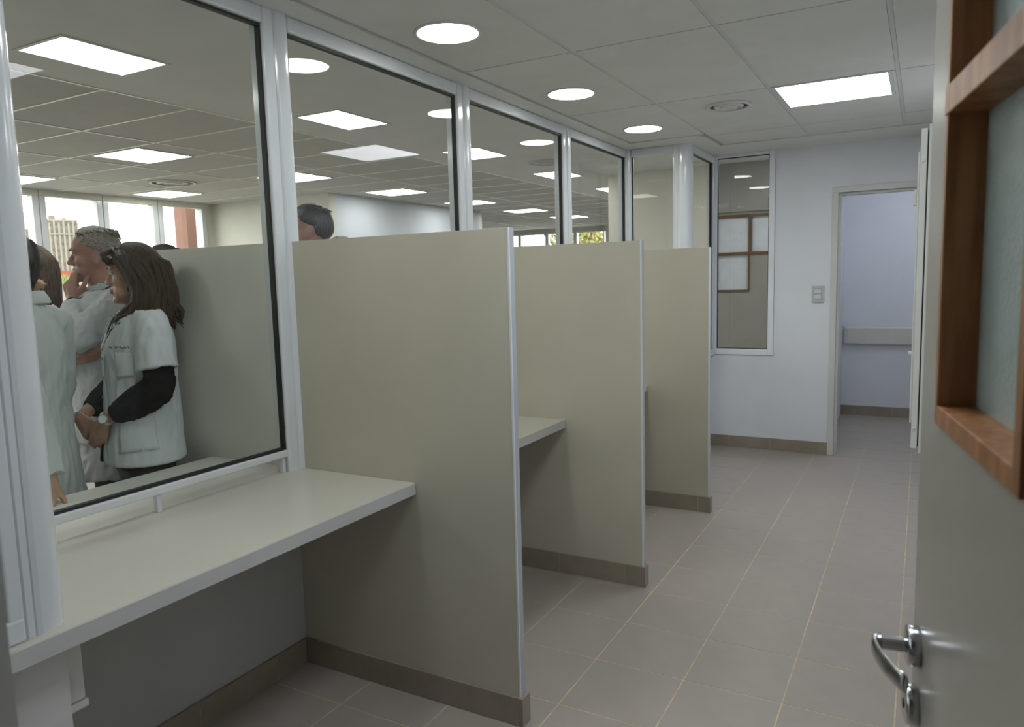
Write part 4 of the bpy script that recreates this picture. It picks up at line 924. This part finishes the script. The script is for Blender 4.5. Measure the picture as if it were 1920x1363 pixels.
# ---- man with grey hair, hand at his chin
hM = Head((0.0, 0, 1.545), yaw=math.radians(2), pitch=math.radians(3), sc=1.0)
mL = [v3(-0.085, 0.172, 1.43), v3(0.105, 0.258, 1.287), v3(0.100, 0.075, 1.452)]; mR = [v3(-0.02, -0.19, 1.425), v3(0.06, -0.245, 1.19), v3(0.175, -0.02, 1.175)]
mR2 = v3(0.125, 0.165, 1.205)
man, _ = person('person', 'grey haired man in a long white coat holding a hand to his chin', (-1.175, 2.057), (-0.56, -0.83), 1.78, hM, [mL, [mR[0], mR[1], mR[2]], [mR[2], v3(0.172, 0.07, 1.19), mR2]],
    [dict(w=mL[2], d=(0.12, -0.26, 0.95), n=(0.62, 0.75, 0.10), side=1, curl=(24, 30, 62, 70), joint=0.9, thumb=(0.62, 0.80, -0.10), sc=1.04, thumb_curl=12),
     dict(w=mR2, d=(-0.72, 0.62, 0.22), n=(0.55, 0.80, -0.10), side=-1, curl=(26, 30, 34, 38), thumb=(0.8, 0.4, 0.1), sc=1.04)], False, SK_M, 0.0052, shoulder=0.19)
hM.eyes(man, mat('brow_grey', (0.06, 0.045, 0.035), 0.7))
bm = bmesh.new(); loft(bm, [(1.0, 0, 0, 0.118, 0.165), (1.2, 0, 0, 0.120, 0.175), (1.36, -0.003, 0, 0.121, 0.185), (1.435, -0.008, 0, 0.105, 0.182), (1.468, -0.006, 0, 0.090, 0.150), (1.488, -0.002, 0, 0.080, 0.088), (1.54, -0.004, 0, 0.068, 0.068)], seg=36)
def shcut(c): return c.z > 1.528 - 0.35 * max(0.0, c.x)
skin(bm, 'shirt', SHIRT, man, 0.009, 4, 0.5, cut=shcut, solid=0.004)
bm = bmesh.new(); loft(bm, [(0.78, 0, 0, 0.112, 0.168), (0.95, 0, 0, 0.117, 0.168), (1.15, 0, 0, 0.121, 0.17)]); skin(bm, 'scrub_top', BLUE, man, 0.012, 3, 0.5)
bm = bmesh.new()
loft(bm, [(0.66, 0.0, 0, 0.175, 0.235), (0.80, 0.0, 0, 0.160, 0.215), (1.0, -0.003, 0, 0.146, 0.20), (1.15, -0.003, 0, 0.146, 0.20), (1.30, -0.006, 0, 0.142, 0.205), (1.38, -0.012, 0, 0.124, 0.20), (1.44, -0.014, 0, 0.112, 0.190), (1.478, -0.014, 0, 0.098, 0.155), (1.505, -0.012, 0, 0.084, 0.088)])
tube(bm, [mL[0] + v3(0, -0.05, 0.01), mL[0], mL[0].lerp(mL[1], 0.5), mL[1] + v3(0.0, 0.005, -0.004), mL[1].lerp(mL[2], 0.2) + v3(0.008, 0.008, 0), mL[1].lerp(mL[2], 0.6), mL[1].lerp(mL[2], 0.93)], [0.072, 0.080, 0.072, 0.058, 0.058, 0.052, 0.044], 20)
chain(bm, [mR[0], mR[1], mR[2], v3(0.172, 0.07, 1.19)], [0.078, 0.068, 0.056, 0.047])
def mcut(c): return c.z > 1.500 or (c.x > 0.02 and c.z > 1.20 and abs(c.y) < (c.z - 1.27) * 0.24 and (c - (mL[1] + mL[2]) / 2).length > 0.16 and c.x < 0.15) or (c.x > 0.06 and c.z < 1.16 and abs(c.y) < 0.02 + (1.16 - c.z) * 0.10)
coatM = skin(bm, 'coat', COAT, man, 0.0085, 5, 0.5, folds=0.007, fscale=(17, 17, 11), cut=mcut, solid=0.004)
snap_patch('coat_collar', coatM, [(-0.03, 0.085, 1.49), (0.05, 0.075, 1.475), (0.13, 0.05, 1.33), (0.10, 0.11, 1.40)], COAT, man, 0.006, 8, 8)
snap_patch('coat_pocket', coatM, [(0.13, 0.10, 0.98), (0.04, 0.19, 0.98), (0.04, 0.2, 0.82), (0.14, 0.10, 0.82)], COAT, man, 0.004, 8, 8)
bm = bmesh.new()     # lanyard: a dark cord round the neck
tube(bm, [(-0.075, 0.03, 1.52), (-0.05, 0.075, 1.515), (0.01, 0.095, 1.485), (0.07, 0.088, 1.435), (0.115, 0.072, 1.385), (0.14, 0.055, 1.33)], [0.0065] * 6, 8, 0.4); fin(bm, 'lanyard', mat('navy_cord', (0.02, 0.028, 0.04), 0.7), man, True)
bm = bmesh.new(); torus(bm, mL[2] - (mL[2] - mL[1]).normalized() * 0.012, mL[2] - mL[1], 0.032, 0.0035); fin(bm, 'watch_strap', mat('black_strap', (0.015, 0.015, 0.015), 0.5), man, True)
HAIRM = mat('grey_hair', (0.40, 0.36, 0.30), 0.5, 0.3, 6, 0.4, 120, stretch=(14, 30, 30), second=(0.13, 0.108, 0.085), ramp=(0.30, 0.62))
bm = bmesh.new(); hM.cap(bm, hairline_short, 0.017, 0.006, seed=5.0); rn = random.Random(5)
for k in range(150):
    j = lambda a: rn.uniform(-a, a); x = rn.uniform(-0.09, 0.062); y = rn.uniform(-0.06, 0.06); z = 0.222 - 2.6 * (x + 0.01) ** 2 - 5.0 * y * y
    hM.strand(bm, [(x, y, z), (x - 0.012 + j(.01), y * 1.08 + j(.006), z + 0.010), (x - 0.028 + j(.010), y * 1.10 + j(.008), z - 0.004 - abs(x) * 0.25 + j(.004))], 0.0035, 6, 4)
fin(bm, 'hair', HAIRM, man, True)

# ---- person with dark hair, seen from behind at the near post
hP = Head((0.035, 0, 1.508), yaw=math.radians(-6), pitch=math.radians(6), sc=0.985, female=True)
pL = [v3(-0.02, 0.160, 1.385), v3(-0.115, 0.230, 1.115), v3(-0.190, 0.288, 0.868)]; pR = [v3(-0.04, -0.165, 1.385), v3(-0.02, -0.22, 1.12), v3(0.05, -0.20, 0.87)]
p3, _ = person('person', 'person with dark hair seen from behind, long white coat, hand resting on the hall ledge', (-0.768, 1.488), (-0.8, -0.6), 1.70, hP, [pL, pR],
    [dict(w=pL[2], d=(-0.10, 0.62, -0.45), n=(-0.45, 0.35, 0.85), side=-1, curl=(22, 20, 20, 24), joint=0.8, thumb=(0.7, 0.6, -0.1), sc=0.95, spread=2.5), dict(w=pR[2], d=(0.15, 0, -0.95), n=(0.1, -0.9, 0), side=1, curl=(15, 18, 20, 24), sc=0.95)], True, SK_W, 0.006)
bm = bmesh.new()
loft(bm, [(0.60, 0.005, 0, 0.170, 0.225), (0.75, 0.01, 0, 0.156, 0.205), (0.95, 0.01, 0, 0.142, 0.190), (1.12, 0.01, 0, 0.130, 0.178), (1.28, 0.0, 0, 0.128, 0.180), (1.36, -0.005, 0, 0.112, 0.175), (1.41, -0.012, 0, 0.092, 0.145), (1.44, -0.014, 0, 0.078, 0.105), (1.475, -0.016, 0, 0.070, 0.075), (1.50, -0.016, 0, 0.066, 0.068)])
tube(bm, [pL[0] + v3(0, -0.05, 0.0), pL[0], pL[0].lerp(pL[1], 0.5), pL[1], pL[1].lerp(pL[2], 0.5), pL[1].lerp(pL[2], 0.97)], [0.068, 0.074, 0.068, 0.060, 0.054, 0.050], 20)
tube(bm, [pR[0] + v3(0, 0.05, 0.0), pR[0], pR[0].lerp(pR[1], 0.5), pR[1], pR[1].lerp(pR[2], 0.5), pR[1].lerp(pR[2], 0.95)], [0.068, 0.072, 0.066, 0.060, 0.054, 0.048], 20)
coatP = skin(bm, 'coat', COAT2, p3, 0.0085, 5, 0.5, folds=0.0085, fscale=(13, 13, 5), cut=lambda c: c.z > 1.492, solid=0.004)
bm = bmesh.new(); loft(bm, [(1.455, -0.028, 0, 0.082, 0.088), (1.475, -0.024, 0, 0.080, 0.084), (1.510, -0.016, 0, 0.068, 0.072)]); skin(bm, 'coat_collar', COAT2, p3, 0.006, 3, 0.5, cut=lambda c: c.z > 1.503 or (c.x > 0.03 and abs(c.y) < 0.03), solid=0.004)
HAIRD = mat('dark_hair', (0.030, 0.022, 0.018), 0.35, 0.3, 6, 0.4, 120, stretch=(30, 30, 3), second=(0.010, 0.008, 0.007))
bm = bmesh.new(); rn = random.Random(9); hP.cap(bm, wmask, 0.020, 0.003, seed=7.0)
for k in range(160):
    j = lambda a: rn.uniform(-a, a); u = rn.random(); s_ = rn.choice((-1, 1))
    hP.strand(bm, [(L_(0.06, -0.08, u), s_ * 0.01, 0.222 - 0.05 * u * u), (L_(0.04, -0.115, u), s_ * (L_(0.082, 0.035, u) + j(.008)), 0.155 + j(.01)), (L_(0.0, -0.112, u), s_ * (L_(0.082, 0.035, u) + j(.008)), 0.07 + j(.01)), (L_(-0.03, -0.085, u), s_ * (L_(0.06, 0.02, u) + j(.008)), -0.005 + j(.014))], rn.uniform(0.006, 0.010), 8)
fin(bm, 'hair', HAIRD, p3, True)

# ---- woman with long light brown hair behind, hand raised
hQ = Head((0.0, 0, 1.500), yaw=math.radians(25), pitch=0, sc=0.97, female=True)
qL = [v3(-0.02, 0.165, 1.375), v3(0.10, 0.245, 1.21), v3(0.058, 0.190, 1.492)]; qR = [v3(-0.02, -0.165, 1.375), v3(0.0, -0.22, 1.10), v3(0.12, -0.08, 1.02)]
p4, _ = person('person', 'person with long light brown hair raising a hand, partly hidden behind the man', (-1.79, 2.10), (-0.45, -0.89), 1.68, hQ, [qL, qR],
    [dict(w=qL[2], d=(-0.62, 0.05, 0.70), n=(0.60, 0.55, 0.55), side=1, curl=(60, 62, 64, 66), joint=1.0, thumb=(0.8, 0.4, -0.3), sc=0.98), dict(w=qR[2], d=(0.6, 0.5, -0.2), n=(0.5, -0.5, 0.6), side=1, sc=0.95)], True, SK_W, 0.008)
bm = bmesh.new()
loft(bm, [(0.70, 0, 0, 0.165, 0.215), (0.95, 0, 0, 0.145, 0.19), (1.15, 0, 0, 0.135, 0.175), (1.28, 0, 0, 0.135, 0.182), (1.36, -0.01, 0, 0.112, 0.18), (1.405, -0.018, 0, 0.085, 0.14), (1.44, -0.02, 0, 0.066, 0.075)])
chain(bm, [qL[0], qL[1], qL[1].lerp(qL[2], 0.8)], [0.072, 0.060, 0.046]); chain(bm, [qR[0], qR[1], qR[1].lerp(qR[2], 0.9)], [0.072, 0.060, 0.048])
skin(bm, 'coat', COAT, p4, 0.010, 4, 0.5, folds=0.006, fscale=(14, 14, 6), cut=lambda c: c.z > 1.432, solid=0.004)
HAIRL = mat('light_brown_hair', (0.16, 0.105, 0.060), 0.4, 0.3, 6, 0.4, 120, stretch=(30, 30, 3), second=(0.07, 0.045, 0.028))
bm = bmesh.new(); rn = random.Random(12); hQ.cap(bm, wmask, 0.020, 0.003, seed=4.0)
for k in range(170):
    j = lambda a: rn.uniform(-a, a); u = rn.random(); s_ = rn.choice((-1, 1))
    hQ.strand(bm, [(L_(0.06, -0.08, u), s_ * 0.01, 0.220 - 0.05 * u * u), (L_(0.045, -0.115, u), s_ * (L_(0.080, 0.04, u) + j(.008)), 0.155 + j(.01)), (L_(0.0, -0.118, u), s_ * (L_(0.085, 0.045, u) + j(.008)), 0.05 + j(.01)), (L_(0.0, -0.115, u), s_ * (L_(0.09, 0.05, u) + j(.01)), -0.10 + j(.02))], rn.uniform(0.007, 0.011), 8)
fin(bm, 'hair', HAIRL, p4, True)

# ---- people mostly hidden by the dividers
def plain_person(label, loc, face, H, hz, hairm, seed, yaw=0.0, sc=1.0, jacket=COAT, lean=0.0):
    h = Head((lean, 0, hz), yaw=yaw, sc=sc)
    A1 = [v3(-0.02 + lean * 0.8, 0.19, 0.80 * H), v3(-0.03 + lean * 0.5, 0.235, 0.63 * H), v3(0.06 + lean * 0.3, 0.21, 0.49 * H)]; A2 = [v3(p_.x, -p_.y, p_.z) for p_ in A1]
    t, b = person('person', label, loc, face, H, h, [A1, A2], [dict(w=A1[2], d=(0.15, 0, -0.95), n=(0.1, 0.9, 0), side=-1, curl=(15, 18, 20, 24)), dict(w=A2[2], d=(0.15, 0, -0.95), n=(0.1, -0.9, 0), side=1, curl=(15, 18, 20, 24))], False, SK_M, 0.008, shoulder=0.185)
    h.eyes(t, hairm)
    bm = bmesh.new(); q = lean * 0.6
    loft(bm, [(0.46 * H, 0, 0, 0.135, 0.19), (0.60 * H, 0, 0, 0.13, 0.18), (0.70 * H, q * 0.5, 0, 0.138, 0.195), (0.77 * H, q, 0, 0.125, 0.20), (0.805 * H, q - 0.015, 0, 0.095, 0.165), (0.835 * H, q - 0.02, 0, 0.07, 0.08)])
    for A_ in (A1, A2): chain(bm, [A_[0], A_[1], A_[1].lerp(A_[2], 0.93)], [0.076, 0.064, 0.050])
    skin(bm, 'jacket', jacket, t, 0.011, 4, 0.5, folds=0.006, fscale=(14, 14, 8), cut=lambda c: c.z > 0.829 * H, solid=0.004)
    bm = bmesh.new(); h.cap(bm, hairline_short, 0.018, 0.004, seed=seed); rn = random.Random(int(seed * 10))
    for k in range(110):
        j = lambda a: rn.uniform(-a, a); x = rn.uniform(-0.095, 0.065); y = rn.uniform(-0.062, 0.062); z = 0.222 - 2.6 * (x + 0.01) ** 2 - 5.0 * y * y
        h.strand(bm, [(x, y, z), (x + 0.008 + j(.008), y * 1.05 + j(.006), z + 0.008), (x - 0.015 + j(.012), y * 1.12 + j(.010), z - 0.004 + j(.004))], 0.004, 6, 4)
    fin(bm, 'hair', hairm, t, True); return t
p = Vector((-0.736, 2.965, 1.769))
plain_person('tall man with short black hair behind the nearest divider, only the head showing', (p.x, p.y), (-0.80, -0.60), 1.92, p.z - 0.100, mat('black_hair', (0.022, 0.020, 0.018), 0.35, 0.3, 6, 0.4, 120, second=(0.010, 0.010, 0.010)), 1.3, sc=1.05, jacket=mat('grey_jacket', (0.2, 0.2, 0.21), 0.8))
p = Vector((-1.174, 3.681, 1.797))
plain_person('person behind the nearest divider, just the top of brown hair showing', (p.x, p.y), (-0.80, -0.60), 1.72, p.z - 0.238, mat('short_brown_hair', (0.06, 0.045, 0.034), 0.45, 0.3, 6, 0.4, 120, second=(0.025, 0.018, 0.014)), 2.6, jacket=mat('grey_jacket', (0.2, 0.2, 0.21), 0.8))
p = Vector((-1.943, 2.961, 1.762))
plain_person('person behind the hall divider, only dark hair showing beside the woman', (p.x, p.y), (-0.80, -0.60), 1.74, p.z - 0.238, mat('black_hair', (0.02, 0.02, 0.02)), 3.7, jacket=mat('grey_jacket', (0.2, 0.2, 0.21), 0.8))
